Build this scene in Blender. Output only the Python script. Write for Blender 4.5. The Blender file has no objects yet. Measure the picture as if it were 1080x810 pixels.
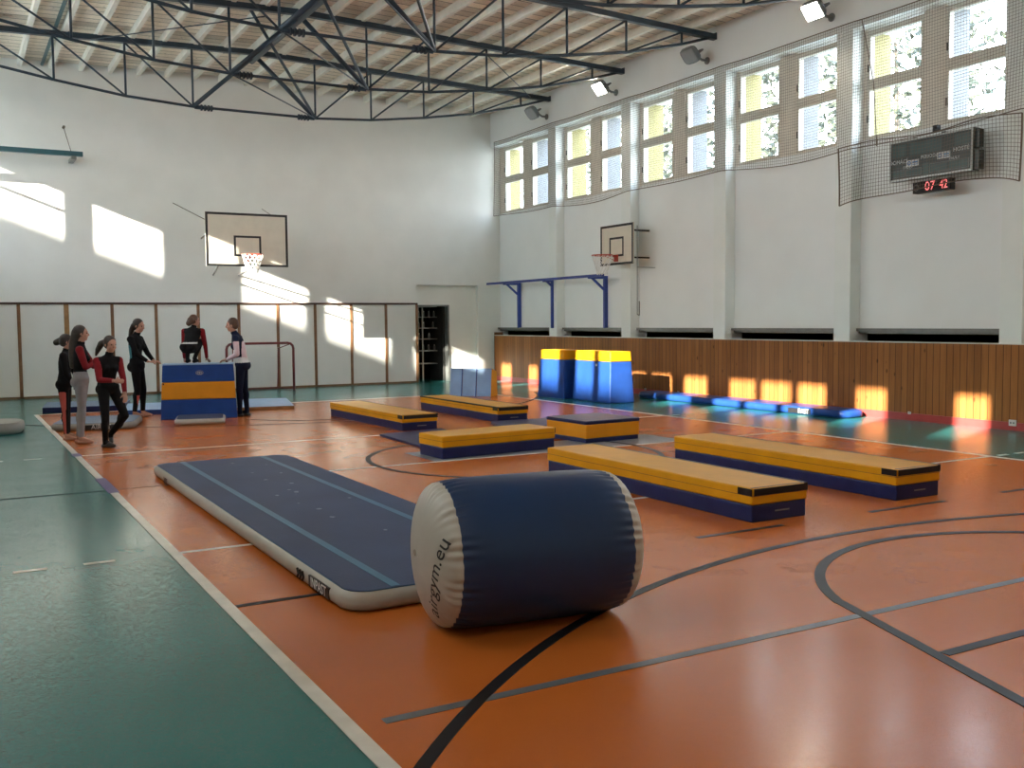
import bpy, bmesh, math, random
from mathutils import Vector, Matrix, Quaternion
from mathutils.kdtree import KDTree
random.seed(7)
PI = math.pi
S = bpy.context.scene
COL = S.collection
# ------------------------------------------------------------------ camera
YAW, PITCH, ROLL, FPX = 0.517526, -0.063426, -0.0086921, 1043.615
fw = Vector((math.sin(YAW)*math.cos(PITCH), math.cos(YAW)*math.cos(PITCH), math.sin(PITCH)))
ri0 = fw.cross(Vector((0, 0, 1))).normalized(); up0 = ri0.cross(fw)
ri = math.cos(ROLL)*ri0 + math.sin(ROLL)*up0
up = -math.sin(ROLL)*ri0 + math.cos(ROLL)*up0
cd = bpy.data.cameras.new('camera'); cam = bpy.data.objects.new('camera', cd); COL.objects.link(cam)
m = Matrix((ri, up, -fw)).transposed().to_4x4(); m.translation = Vector((0, 0, 1.6)); cam.matrix_world = m
cd.sensor_width = 36; cd.lens = 36*FPX/1080; cd.clip_end = 300; S.camera = cam
# ------------------------------------------------------------------ light
SUN_DIR = Vector((1, .45, -.38)).normalized()
sd = bpy.data.lights.new('sun', 'SUN'); sd.energy = 38; sd.angle = math.radians(.55); sd.color = (1, .93, .80)
so = bpy.data.objects.new('sun', sd); COL.objects.link(so)
so.rotation_euler = (-SUN_DIR).to_track_quat('Z', 'Y').to_euler(); so.location = (-20, -8, 12)
W = bpy.data.worlds.new('sky'); S.world = W; W.use_nodes = True
nt = W.node_tree; bg = nt.nodes['Background']
tc = nt.nodes.new('ShaderNodeTexCoord'); sp = nt.nodes.new('ShaderNodeSeparateXYZ'); rp = nt.nodes.new('ShaderNodeValToRGB')
nt.links.new(tc.outputs['Generated'], sp.inputs[0]); nt.links.new(sp.outputs['Z'], rp.inputs[0]); nt.links.new(rp.outputs[0], bg.inputs[0])
rp.color_ramp.elements[0].color = (.93, .97, 1, 1); rp.color_ramp.elements[1].color = (.55, .75, 1, 1); rp.color_ramp.elements[1].position = .8
bg.inputs[1].default_value = 18.0
VS = S.view_settings; VS.view_transform = 'Standard'; VS.look = 'None'; VS.gamma = 1; VS.exposure = 0.08; VS.use_curve_mapping = False
LAMP_W = 45            # each floodlight
# sky portals in the two rows of windows
def portal(x, y0, y1, z0, z1, sx):
    l = bpy.data.lights.new('window_daylight', 'AREA'); l.shape = 'RECTANGLE'; l.size = y1-y0; l.size_y = z1-z0
    l.cycles.is_portal = True
    o = bpy.data.objects.new('window_daylight', l); COL.objects.link(o)
    o.location = (x, (y0+y1)/2, (z0+z1)/2); o.rotation_euler = Vector((-sx, 0, 0)).to_track_quat('Z', 'X').to_euler()
    o.rotation_euler = (PI/2, 0, PI/2 if sx > 0 else -PI/2)
portal(13.5, 2.4, 23.8, 4.5, 6.3, -1)
portal(-1.45, .9, 23.8, 4.5, 6.25, 1)
# ------------------------------------------------------------------ materials
def new_mat(name):
    M = bpy.data.materials.new(name); M.use_nodes = True; n = M.node_tree
    return M, n, n.nodes['Principled BSDF']
def setb(b, **k):
    for a, v in k.items():
        a = {'spec': 'Specular IOR Level', 'rough': 'Roughness', 'metal': 'Metallic', 'coat': 'Coat Weight', 'coatr': 'Coat Roughness', 'sheen': 'Sheen Weight'}[a]
        b.inputs[a].default_value = v
def mat(name, col, rough=.6, var=.08, scale=8, bump=.0, bscale=40, **k):
    M, n, b = new_mat(name); setb(b, rough=rough, **k)
    t = n.nodes.new('ShaderNodeTexCoord'); no = n.nodes.new('ShaderNodeTexNoise'); no.inputs['Scale'].default_value = scale
    no.inputs['Detail'].default_value = 4
    n.links.new(t.outputs['Object'], no.inputs['Vector'])
    r = n.nodes.new('ShaderNodeValToRGB'); e = r.color_ramp.elements
    e[0].position = .3; e[1].position = .7
    e[0].color = tuple(c*(1-var) for c in col)+(1,); e[1].color = tuple(min(1, c*(1+var)) for c in col)+(1,)
    n.links.new(no.outputs['Fac'], r.inputs[0]); n.links.new(r.outputs[0], b.inputs['Base Color'])
    if bump:
        n2 = n.nodes.new('ShaderNodeTexNoise'); n2.inputs['Scale'].default_value = bscale; n2.inputs['Detail'].default_value = 3
        bp = n.nodes.new('ShaderNodeBump'); bp.inputs['Strength'].default_value = bump; bp.inputs['Distance'].default_value = .01
        n.links.new(t.outputs['Object'], n2.inputs['Vector']); n.links.new(n2.outputs['Fac'], bp.inputs['Height']); n.links.new(bp.outputs[0], b.inputs['Normal'])
    return M
def floor_mat(name, col, var=.1):
    M, n, b = new_mat(name); L = n.links
    t = n.nodes.new('ShaderNodeTexCoord')
    n1 = n.nodes.new('ShaderNodeTexNoise'); n1.inputs['Scale'].default_value = 1.1; n1.inputs['Detail'].default_value = 6
    L.new(t.outputs['Object'], n1.inputs['Vector'])
    r = n.nodes.new('ShaderNodeValToRGB'); e = r.color_ramp.elements; e[0].position = .2; e[1].position = .8
    e[0].color = tuple(c*(1-var) for c in col)+(1,); e[1].color = tuple(c*(1+var) for c in col)+(1,)
    L.new(n1.outputs['Fac'], r.inputs[0])
    # fine curly scuffs: thin contour lines of two distorted noises
    sc = []
    for s_, ds in ((26, 2.2), (41, 1.4)):
        nn = n.nodes.new('ShaderNodeTexNoise'); nn.inputs['Scale'].default_value = s_; nn.inputs['Detail'].default_value = 1; nn.inputs['Distortion'].default_value = ds
        L.new(t.outputs['Object'], nn.inputs['Vector'])
        q1 = n.nodes.new('ShaderNodeMath'); q1.operation = 'SUBTRACT'; q1.inputs[1].default_value = .55; L.new(nn.outputs['Fac'], q1.inputs[0])
        q2 = n.nodes.new('ShaderNodeMath'); q2.operation = 'ABSOLUTE'; L.new(q1.outputs[0], q2.inputs[0])
        q3 = n.nodes.new('ShaderNodeMapRange'); q3.inputs[1].default_value = .0; q3.inputs[2].default_value = .018; q3.inputs[3].default_value = 1; q3.inputs[4].default_value = 0; L.new(q2.outputs[0], q3.inputs[0]); sc.append(q3)
    a2 = n.nodes.new('ShaderNodeMath'); a2.operation = 'MAXIMUM'; L.new(sc[0].outputs[0], a2.inputs[0]); L.new(sc[1].outputs[0], a2.inputs[1])
    n2 = n.nodes.new('ShaderNodeTexNoise'); n2.inputs['Scale'].default_value = 2.2; n2.inputs['Detail'].default_value = 5; L.new(t.outputs['Object'], n2.inputs['Vector'])
    rr = n.nodes.new('ShaderNodeMapRange'); rr.inputs[1].default_value = .2; rr.inputs[2].default_value = .8; rr.inputs[3].default_value = .17; rr.inputs[4].default_value = .25
    L.new(n2.outputs['Fac'], rr.inputs[0]); L.new(rr.outputs[0], b.inputs['Roughness'])
    bp = n.nodes.new('ShaderNodeBump'); bp.inputs['Strength'].default_value = .32; bp.inputs['Distance'].default_value = .0013
    L.new(a2.outputs[0], bp.inputs['Height']); L.new(bp.outputs[0], b.inputs['Normal'])
    L.new(r.outputs[0], b.inputs['Base Color']); setb(b, spec=.32)
    return M
def wood_planks(name, col, axis='Y', width=.115, rough=.45):
    M, n, b = new_mat(name); L = n.links; t = n.nodes.new('ShaderNodeTexCoord'); s = n.nodes.new('ShaderNodeSeparateXYZ')
    L.new(t.outputs['Object'], s.inputs[0])
    d = n.nodes.new('ShaderNodeMath'); d.operation = 'DIVIDE'; d.inputs[1].default_value = width; L.new(s.outputs[axis], d.inputs[0])
    fl = n.nodes.new('ShaderNodeMath'); fl.operation = 'FLOOR'; L.new(d.outputs[0], fl.inputs[0])
    fr = n.nodes.new('ShaderNodeMath'); fr.operation = 'FRACT'; L.new(d.outputs[0], fr.inputs[0])
    wn = n.nodes.new('ShaderNodeTexWhiteNoise'); wn.noise_dimensions = '1D'; L.new(fl.outputs[0], wn.inputs['W'])
    # grain
    mp = n.nodes.new('ShaderNodeMapping'); mp.inputs['Scale'].default_value = (30, 30, 1.6); L.new(t.outputs['Object'], mp.inputs[0])
    gr = n.nodes.new('ShaderNodeTexNoise'); gr.inputs['Scale'].default_value = 1; gr.inputs['Detail'].default_value = 5; gr.inputs['Distortion'].default_value = 1.2; L.new(mp.outputs[0], gr.inputs['Vector'])
    kn = n.nodes.new('ShaderNodeTexVoronoi'); kn.inputs['Scale'].default_value = 1; mp2 = n.nodes.new('ShaderNodeMapping'); mp2.inputs['Scale'].default_value = (5, 5, 2.6)
    L.new(t.outputs['Object'], mp2.inputs[0]); L.new(mp2.outputs[0], kn.inputs['Vector'])
    kr = n.nodes.new('ShaderNodeMapRange'); kr.inputs[1].default_value = .05; kr.inputs[2].default_value = .12; L.new(kn.outputs['Distance'], kr.inputs[0])
    r = n.nodes.new('ShaderNodeValToRGB'); e = r.color_ramp.elements; e[0].color = tuple(c*.62 for c in col)+(1,); e[1].color = tuple(c*1.25 for c in col)+(1,)
    ad = n.nodes.new('ShaderNodeMath'); ad.operation = 'MULTIPLY_ADD'; L.new(wn.outputs['Value'], ad.inputs[0]); ad.inputs[1].default_value = .55; L.new(gr.outputs['Fac'], ad.inputs[2])
    su = n.nodes.new('ShaderNodeMath'); su.operation = 'SUBTRACT'; su.inputs[1].default_value = .28; L.new(ad.outputs[0], su.inputs[0]); L.new(su.outputs[0], r.inputs[0])
    edge = n.nodes.new('ShaderNodeMath'); edge.operation = 'PINGPONG'; edge.inputs[1].default_value = .5; L.new(fr.outputs[0], edge.inputs[0])
    er = n.nodes.new('ShaderNodeMapRange'); er.inputs[1].default_value = .02; er.inputs[2].default_value = .07; er.inputs[3].default_value = .22; L.new(edge.outputs[0], er.inputs[0])
    mu = n.nodes.new('ShaderNodeMath'); mu.operation = 'MULTIPLY'; L.new(er.outputs[0], mu.inputs[0])
    kr.inputs[3].default_value = .35; L.new(kr.outputs[0], mu.inputs[1])
    mx = n.nodes.new('ShaderNodeMix'); mx.data_type = 'RGBA'; mx.inputs['A'].default_value = tuple(c*.08 for c in col)+(1,); L.new(mu.outputs[0], mx.inputs['Factor']); L.new(r.outputs[0], mx.inputs['B'])
    L.new(mx.outputs['Result'], b.inputs['Base Color']); setb(b, rough=rough, spec=.2)
    bp = n.nodes.new('ShaderNodeBump'); bp.inputs['Strength'].default_value = .5; bp.inputs['Distance'].default_value = .006; L.new(er.outputs[0], bp.inputs['Height']); L.new(bp.outputs[0], b.inputs['Normal'])
    return M
def emit(name, col, st):
    M, n, b = new_mat(name); b.inputs['Base Color'].default_value = (.9, .9, .9, 1); b.inputs['Emission Color'].default_value = col+(1,); b.inputs['Emission Strength'].default_value = st
    return M
def glass(name):
    M, n, b = new_mat(name); L = n.links; n.nodes.remove(b)
    tr = n.nodes.new('ShaderNodeBsdfTransparent'); tr.inputs[0].default_value = (.97, .98, .98, 1)
    gl = n.nodes.new('ShaderNodeBsdfGlossy'); gl.inputs['Roughness'].default_value = .02; lw = n.nodes.new('ShaderNodeLayerWeight'); lw.inputs[0].default_value = .5
    pw = n.nodes.new('ShaderNodeMath'); pw.operation = 'POWER'; pw.inputs[1].default_value = 5; L.new(lw.outputs['Facing'], pw.inputs[0])
    fz = n.nodes.new('ShaderNodeMath'); fz.operation = 'MULTIPLY_ADD'; fz.inputs[1].default_value = .5; fz.inputs[2].default_value = .03; L.new(pw.outputs[0], fz.inputs[0])
    mx = n.nodes.new('ShaderNodeMixShader'); L.new(fz.outputs[0], mx.inputs[0]); L.new(tr.outputs[0], mx.inputs[1]); L.new(gl.outputs[0], mx.inputs[2]); L.new(mx.outputs[0], n.nodes['Material Output'].inputs[0])
    return M
M = {}
M['wall'] = mat('painted_plaster', (.80, .79, .745), .75, .03, 1.5, .12, 25)
M['wallpanel'] = mat('gloss_painted_plaster', (.86, .88, .87), .45, .02, 1.5)
M['pilaster'] = mat('painted_concrete', (.84, .87, .84), .5, .03, 1.5)
M['seam'] = mat('brown_seam', (.16, .05, .01), .6, .1, 6)
M['teal'] = floor_mat('teal_floor_coating', (.026, .165, .162), .06)
M['orange'] = floor_mat('orange_floor_coating', (.50, .128, .020), .05)
M['white_line'] = mat('white_line_paint', (.68, .66, .60), .35, .12, 6)
M['black_line'] = mat('dark_line_paint', (.012, .012, .014), .45, .2, 6, spec=.2)
M['grey_line'] = mat('grey_line_paint', (.11, .12, .13), .4, .1, 6)
M['grey_patch'] = mat('grey_floor_paint', (.20, .21, .22), .3, .1, 3)
M['purple_tape'] = mat('violet_floor_tape', (.13, .11, .25), .4, .1, 6)
M['wainscot'] = wood_planks('varnished_pine_boards', (.34, .125, .035))
M['redboard'] = mat('red_baseboard_paint', (.42, .05, .045), .35, .1, 6)
M['deck'] = wood_planks('limewashed_roof_boards', (.86, .76, .64), 'Y', .26, .7)
M['purlin'] = mat('white_painted_timber', (.86, .83, .75), .7, .06, 5)
M['steel'] = mat('dark_blue_painted_steel', (.022, .042, .065), .4, .15, 5, metal=.0)
M['steel_light'] = mat('teal_painted_steel', (.03, .10, .12), .4, .1, 5)
M['blueframe'] = mat('bright_blue_painted_steel', (.025, .055, .30), .35, .1, 5)
M['grey_metal'] = mat('grey_metal', (.22, .23, .22), .4, .1, 10, metal=.6)
M['alu'] = mat('aluminium_frame', (.50, .50, .48), .35, .06, 10, metal=.5)
M['dark'] = mat('dark_recess', (.03, .028, .026), .7, .2, 5)  # niche and storeroom shade put into the colour; also used on hinges
M['window_frame'] = mat('beige_window_frame', (.66, .62, .54), .5, .05, 6)
M['mullion'] = mat('beige_mullion', (.72, .66, .57), .7, .05, 6)
M['yellow_reveal'] = mat('yellow_render', (.27, .235, .10), .8, .05, 6)
M['white_reveal'] = mat('white_render', (.19, .20, .215), .8, .05, 6)
M['glass'] = glass('window_glass')
M['cord'] = mat('dark_net_cord', (.15, .115, .085), .9, .1, 6)
M['whitecord'] = mat('white_net_cord', (.75, .74, .72), .9, .05, 6)
M['vinyl_yellow'] = mat('yellow_vinyl', (.60, .27, .006), .36, .07, 4, .25, 9, spec=.22)
M['vinyl_orange'] = mat('amber_vinyl', (.66, .25, .01), .42, .06, 4, .25, 9, spec=.22)
M['vinyl_blue'] = mat('royal_blue_vinyl', (.013, .052, .225), .36, .1, 4, .25, 9, spec=.22)
M['vinyl_navy'] = mat('navy_vinyl', (.012, .017, .07), .36, .12, 4, .25, 9, spec=.22)
M['vinyl_black'] = mat('black_vinyl', (.014, .013, .014), .4, .1, 6, spec=.22)
M['vinyl_greyblue'] = mat('grey_blue_vinyl', (.10, .155, .26), .42, .08, 4, spec=.22)
M['vinyl_lightblue'] = mat('light_blue_vinyl', (.22, .34, .52), .45, .08, 4, spec=.22)
M['track_top'] = mat('slate_blue_airtrack_top', (.036, .055, .115), .55, .14, 1.6, .15, 60, spec=.25)
M['track_stripe'] = mat('teal_blue_stripe', (.035, .14, .23), .45, .1, 6)
M['track_side'] = mat('light_grey_airtrack_side', (.38, .355, .30), .42, .05, 8)
M['silver'] = mat('silver_grey_pvc', (.43, .39, .32), .42, .05, 6, .1, 12)
M['silver_dark'] = mat('worn_grey_pvc', (.23, .22, .20), .5, .08, 6)
M['roll_blue'] = mat('deep_blue_pvc', (.006, .030, .092), .42, .08, 3, .12, 10)
M['print_black'] = mat('black_print', (.012, .012, .014), .5, .1, 6)
M['print_white'] = mat('white_print', (.68, .68, .66), .5, .05, 6)
M['print_blue'] = mat('blue_print', (.07, .2, .42), .5, .05, 6)
M['board_white'] = mat('cream_backboard', (.70, .64, .53), .45, .05, 4)
M['board_black'] = mat('black_backboard_paint', (.012, .012, .013), .4, .1, 4)
M['hoop_red'] = mat('red_hoop_steel', (.50, .06, .035), .35, .1, 6)
M['goal_red'] = mat('dark_red_goal_tube', (.15, .022, .022), .35, .15, 3)
M['panel_white'] = mat('off_white_panel', (.74, .735, .69), .5, .03, 2)
M['panel_post'] = mat('brown_stained_wood', (.20, .10, .045), .5, .2, 7)
M['panel_post_light'] = mat('light_stained_wood', (.30, .16, .06), .5, .2, 7)
M['brownrail'] = mat('dark_brown_rail', (.06, .03, .022), .5, .15, 7)
M['housing'] = mat('grey_lamp_housing', (.17, .19, .20), .4, .1, 8)
M['lens_off'] = mat('grey_lamp_glass', (.30, .32, .33), .15, .05, 8)
M['lens_on'] = emit('lit_lamp_glass', (1, .93, .82), 22)
M['screen'] = mat('scoreboard_face', (.016, .026, .024), .3, .15, 5)
M['screen_dim'] = mat('scoreboard_window', (.035, .075, .065), .3, .15, 5)
M['red_digit'] = emit('red_digit_light', (1, .05, .06), 1.2)
M['skin'] = mat('skin', (.42, .21, .14), .5, .06, 12)
M['hair_dark'] = mat('dark_brown_hair', (.028, .017, .012), .55, .3, 30)
M['hair_brown'] = mat('brown_hair', (.085, .04, .022), .55, .3, 30)
M['cl_black'] = mat('black_stretch_fabric', (.007, .007, .008), .85, .15, 12, spec=.15)
M['cl_red'] = mat('dark_red_stretch_fabric', (.20, .008, .012), .7, .15, 12, spec=.2)
M['cl_grey'] = mat('grey_stretch_fabric', (.24, .22, .225), .8, .08, 12)
M['cl_teal'] = mat('teal_fabric', (.03, .17, .19), .7, .1, 12)
M['cl_navy'] = mat('navy_fabric', (.009, .012, .03), .85, .15, 12, spec=.15)
M['cl_pink'] = mat('pale_pink_fabric', (.62, .46, .48), .75, .06, 12)
M['cl_white'] = mat('white_fabric', (.66, .64, .62), .75, .06, 12)
M['cl_coral'] = mat('coral_fabric', (.45, .07, .05), .7, .1, 12)
M['eye'] = mat('dark_eye', (.02, .015, .012), .2, .1, 12)
M['shoe'] = mat('black_shoe', (.02, .02, .02), .5, .1, 12)
M['leaf'] = mat('green_leaf', (.075, .085, .055), .7, .35, 2)
M['bark'] = mat('grey_bark', (.13, .10, .07), .9, .2, 8)
M['ground'] = mat('pale_paving', (.30, .31, .28), .9, .15, .3)
M['socket'] = mat('white_plastic', (.70, .69, .66), .4, .03, 8)
# ------------------------------------------------------------------ mesh helpers
def frame_of(d):
    d = Vector(d).normalized(); a = Vector((0, 0, 1)) if abs(d.z) < .95 else Vector((1, 0, 0))
    u = d.cross(a).normalized(); return u, d.cross(u).normalized()
class MB:
    def __init__(s): s.v = []; s.f = []; s.m = []
    def add(s, vs, fs, m=0):
        o = len(s.v); s.v += [tuple(v) for v in vs]; s.f += [tuple(i+o for i in f) for f in fs]; s.m += [m]*len(fs); return s
    def hexa(s, p, m=0):   # p: 4 bottom ccw, 4 top ccw
        return s.add(p, [(3, 2, 1, 0), (4, 5, 6, 7), (0, 1, 5, 4), (1, 2, 6, 5), (2, 3, 7, 6), (3, 0, 4, 7)], m)
    def box(s, x0, x1, y0, y1, z0, z1, m=0):
        return s.hexa([(x0, y0, z0), (x1, y0, z0), (x1, y1, z0), (x0, y1, z0), (x0, y0, z1), (x1, y0, z1), (x1, y1, z1), (x0, y1, z1)], m)
    def bar(s, a, b, w, h=None, m=0):
        a = Vector(a); b = Vector(b); h = h or w; u, v = frame_of(b-a); u = u*w/2; v = v*h/2
        return s.hexa([a-u-v, a+u-v, a+u+v, a-u+v, b-u-v, b+u-v, b+u+v, b-u+v], m)
    def tube(s, pts, r, n=10, m=0, r2=None):
        pts = [Vector(p) for p in pts]; k = len(pts); vs = []; fs = []; u = None
        for i, p in enumerate(pts):
            d = (pts[min(i+1, k-1)]-pts[max(i-1, 0)])
            if u is None: u, v = frame_of(d)
            else:
                d = d.normalized(); u = (u-d*u.dot(d)).normalized(); v = d.cross(u)
            rr = r if r2 is None else r+(r2-r)*i/(k-1)
            vs += [p+rr*(math.cos(2*PI*j/n)*u+math.sin(2*PI*j/n)*v) for j in range(n)]
        for i in range(k-1):
            for j in range(n):
                fs.append((i*n+j, i*n+(j+1) % n, (i+1)*n+(j+1) % n, (i+1)*n+j))
        fs.append(tuple(range(n-1, -1, -1))); fs.append(tuple((k-1)*n+j for j in range(n)))
        return s.add(vs, fs, m)
    def ring(s, c, r, tr, n=32, k=8, m=0, axis='Z'):
        vs = []; fs = []
        for i in range(n):
            a = 2*PI*i/n
            for j in range(k):
                b = 2*PI*j/k; q = (r+tr*math.cos(b)); p = (q*math.cos(a), q*math.sin(a), tr*math.sin(b))
                if axis == 'X': p = (p[2], p[0], p[1])
                if axis == 'Y': p = (p[0], p[2], p[1])
                vs.append((c[0]+p[0], c[1]+p[1], c[2]+p[2]))
        for i in range(n):
            for j in range(k): fs.append((i*k+j, ((i+1) % n)*k+j, ((i+1) % n)*k+(j+1) % k, i*k+(j+1) % k))
        return s.add(vs, fs, m)
    def ell(s, c, r, n=16, k=10, m=0, R=None):
        vs = []; fs = []; c = Vector(c)
        for i in range(k+1):
            t = PI*i/k
            for j in range(n):
                p = Vector((r[0]*math.sin(t)*math.cos(2*PI*j/n), r[1]*math.sin(t)*math.sin(2*PI*j/n), r[2]*math.cos(t)))
                vs.append(c+(R@p if R else p))
        for i in range(k):
            for j in range(n): fs.append((i*n+j, (i+1)*n+j, (i+1)*n+(j+1) % n, i*n+(j+1) % n))
        return s.add(vs, fs, m)
    def poly(s, pts, z0, z1, m=0):
        n = len(pts); vs = [(x, y, z0) for x, y in pts]+[(x, y, z1) for x, y in pts]
        return s.add(vs, [tuple(range(n-1, -1, -1)), tuple(range(n, 2*n))]+[(i, (i+1) % n, n+(i+1) % n, n+i) for i in range(n)], m)
    def build(s, name, mats, parent=None, smooth=False, bevel=0, weld=False, seg=2):
        me = bpy.data.meshes.new(name); me.from_pydata(s.v, [], s.f)
        if not isinstance(mats, (list, tuple)): mats = [mats]
        for q in mats: me.materials.append(M[q] if isinstance(q, str) else q)
        me.polygons.foreach_set('material_index', s.m)
        if weld:
            b = bmesh.new(); b.from_mesh(me); bmesh.ops.remove_doubles(b, verts=b.verts, dist=1e-5); bmesh.ops.recalc_face_normals(b, faces=b.faces); b.to_mesh(me); b.free()
        if smooth: me.polygons.foreach_set('use_smooth', [True]*len(me.polygons))
        me.update(); o = bpy.data.objects.new(name, me); COL.objects.link(o)
        if parent: o.parent = parent
        if bevel:
            b = o.modifiers.new('bevel', 'BEVEL'); b.width = bevel; b.segments = seg; b.limit_method = 'ANGLE'; b.harden_normals = False
        return o
def tag(o, label, cat, group=None, kind=None):
    o['label'] = label; o['category'] = cat
    if group: o['group'] = group
    if kind: o['kind'] = kind
    return o
def thing(name, label, cat, loc=(0, 0, 0), rz=0, group=None):
    o = bpy.data.objects.new(name, None); COL.objects.link(o); o.location = loc; o.rotation_euler = (0, 0, rz); o.empty_display_size = .1
    return tag(o, label, cat, group)
def struct(o): o['kind'] = 'structure'; return o
def copy_tree(o, parent=None):
    c = o.copy(); COL.objects.link(c); c.parent = parent
    for ch in list(o.children): copy_tree(ch, c)
    return c
def text_mesh(body, size, name, mt, parent, mx, extrude=.001, warp=None, align='CENTER', shear=0, sx=1):
    c = bpy.data.curves.new('t', 'FONT'); c.body = body; c.size = size; c.extrude = extrude; c.align_x = align; c.align_y = 'CENTER'; c.shear = shear; c.resolution_u = 3
    o = bpy.data.objects.new('t', c); COL.objects.link(o)
    dg = bpy.context.evaluated_depsgraph_get(); me = bpy.data.meshes.new_from_object(o.evaluated_get(dg)); bpy.data.objects.remove(o); bpy.data.curves.remove(c)
    me.name = name
    if warp:
        b = bmesh.new(); b.from_mesh(me); bmesh.ops.triangulate(b, faces=b.faces); bmesh.ops.subdivide_edges(b, edges=b.edges, cuts=1)
        for v in b.verts: v.co = warp(v.co)
        b.to_mesh(me); b.free()
    else: me.transform(mx @ Matrix.Diagonal((sx, 1, 1, 1)))
    me.materials.clear(); me.materials.append(M[mt]); q = bpy.data.objects.new(name, me); COL.objects.link(q); q.parent = parent
    return q
def axes(origin, x, y):
    x = Vector(x).normalized(); y = Vector(y).normalized(); z = x.cross(y); m = Matrix((x, y, z)).transposed().to_4x4(); m.translation = Vector(origin); return m
# ================================================================== SETTING
XL, XR, XW, YB, YF = -1.35, 13.0, 13.26, 23.9, -4.0
fl = struct(MB().box(XL-.1, 13.6, YF-.1, 27.2, -.12, 0).build('floor', 'teal'))
MB().box(1.33, 10.36, .9, 19.46, .0005, .002).build('court_area', 'orange', fl)
# grey rectangle in the middle of the court
MB().box(4.8, 8.45, 10.24, 11.1, .002, .003).build('centre_rectangle', 'grey_patch', fl)
def line(name, x0, x1, y0, y1, mt, z=.004):
    return MB().box(x0, x1, y0, y1, .001, z).build(name, mt, fl)
line('side_line', 1.285, 1.355, .9, 19.5, 'white_line', .0052)
line('side_line', 10.33, 10.39, .9, 19.5, 'white_line', .0052)
line('end_line', 1.28, 10.39, 19.43, 19.48, 'white_line', .005)
line('attack_line', 1.36, 10.33, 7.07, 7.12, 'white_line')
line('attack_line', 1.36, 10.33, 13.02, 13.07, 'white_line')
line('halfway_line', 3.4, 10.33, 10.17, 10.22, 'white_line', .0045); line('halfway_line', 1.36, 3.4, 10.17, 10.195, 'seam', .0045)
for yy in (7.07, 13.02):
    for k in range(3): line('dash_line', 1.28-.35-.42*k-.2, 1.28-.35-.42*k, yy, yy+.05, 'white_line')
    for k in range(3): line('dash_line', 10.5+.32*k, 10.5+.32*k+.17, yy, yy+.05, 'white_line')
line('cross_mark', 1.27, 1.37, 9.98, 11.0, 'purple_tape', .0058)
line('cross_mark', 1.27, 1.37, 13.0, 13.3, 'purple_tape', .0058)
line('seam_line', XL, 1.28, 10.16, 10.19, 'black_line', .0035)
line('free_throw_line', 4.06, 7.6, 2.97, 3.03, 'black_line', .0046)
line('grey_crossline', 1.46, 10.33, 3.60, 3.655, 'grey_line', .0042)
x = 1.38
for a, b in ((1.36, 2.2), (3.1, 3.95), (4.72, 5.58), (6.55, 7.5), (8.3, 9.2)): line('goal_area_dash', a, b, 5.54, 5.59, 'black_line')
def arc(name, cx, cy, r, w, a0, a1, mt, z=.0048, n=96):
    mb = MB(); vs = []; fs = []
    for i in range(n+1):
        a = a0+(a1-a0)*i/n; c, s_ = math.cos(a), math.sin(a)
        vs += [(cx+(r-w/2)*c, cy+(r-w/2)*s_, .001), (cx+(r+w/2)*c, cy+(r+w/2)*s_, .001), (cx+(r+w/2)*c, cy+(r+w/2)*s_, z), (cx+(r-w/2)*c, cy+(r-w/2)*s_, z)]
    for i in range(n):
        p = 4*i; q = p+4
        fs += [(p+3, p+2, q+2, q+3), (p+1, q+1, q+2, p+2), (p, p+3, q+3, q)]
    return mb.add(vs, fs).build(name, mt, fl)
arc('three_point_arc', 5.84, -.93, 6.03, .06, math.radians(22), math.radians(158), 'black_line')
arc('three_point_arc', 5.84, 21.3, 6.03, .06, math.radians(202), math.radians(338), 'black_line')
arc('free_throw_circle', 5.83, 3.1, 1.70, .065, math.radians(26), math.radians(154), 'black_line', .0056)
arc('free_throw_circle', 5.83, 17.3, 1.70, .065, math.radians(206), math.radians(334), 'black_line', .0056)
arc('centre_circle', 5.84, 10.2, 1.74, .06, 0, 2*PI, 'black_line', .0049)
for sx in (-1, 1):
    MB().bar((5.83+sx*1.515, 3.86, .003), (5.83+sx*2.55, .9, .003), .005 if False else .065, .0048).build('key_line', 'black_line', fl)
# ---- far wall with recessed bay and doorway
wb = MB()
wb.box(XL-.1, 10.76, YB, YB+.3, 0, 7.6).box(12.56, 13.6, YB, YB+.3, 0, 7.6).box(10.76, 12.56, YB, YB+.3, 2.57, 7.6)
wb.box(10.76, 10.80, YB+.13, YB+.3, 0, 2.57).box(11.74, 12.56, YB+.13, YB+.3, 0, 2.57).box(10.80, 11.74, YB+.13, YB+.3, 2.05, 2.57)
wall_back = struct(wb.build('wall_back', 'wall'))
MB().box(XL, 10.76, YB-.025, YB, 2.07, 2.1).build('rail', 'brownrail', wall_back)
# storeroom behind doorway
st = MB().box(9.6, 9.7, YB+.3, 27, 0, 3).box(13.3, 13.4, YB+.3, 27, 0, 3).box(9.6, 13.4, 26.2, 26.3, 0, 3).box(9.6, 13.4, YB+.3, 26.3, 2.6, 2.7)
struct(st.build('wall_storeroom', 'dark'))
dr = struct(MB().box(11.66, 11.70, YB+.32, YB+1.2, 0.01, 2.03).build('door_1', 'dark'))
MB().box(10.80, 10.84, YB+.10, YB+.30, 0, 2.05).box(11.70, 11.74, YB+.1, YB+.3, 0, 2.05).box(10.84, 11.70, YB+.1, YB+.3, 2.01, 2.05).build('door_frame', 'grey_metal', dr)
# ---- front wall behind the camera, and side walls
struct(MB().box(XL-.1, 13.6, YF-.2, YF, 0, 7.6).build('wall_front', 'wall'))
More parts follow.
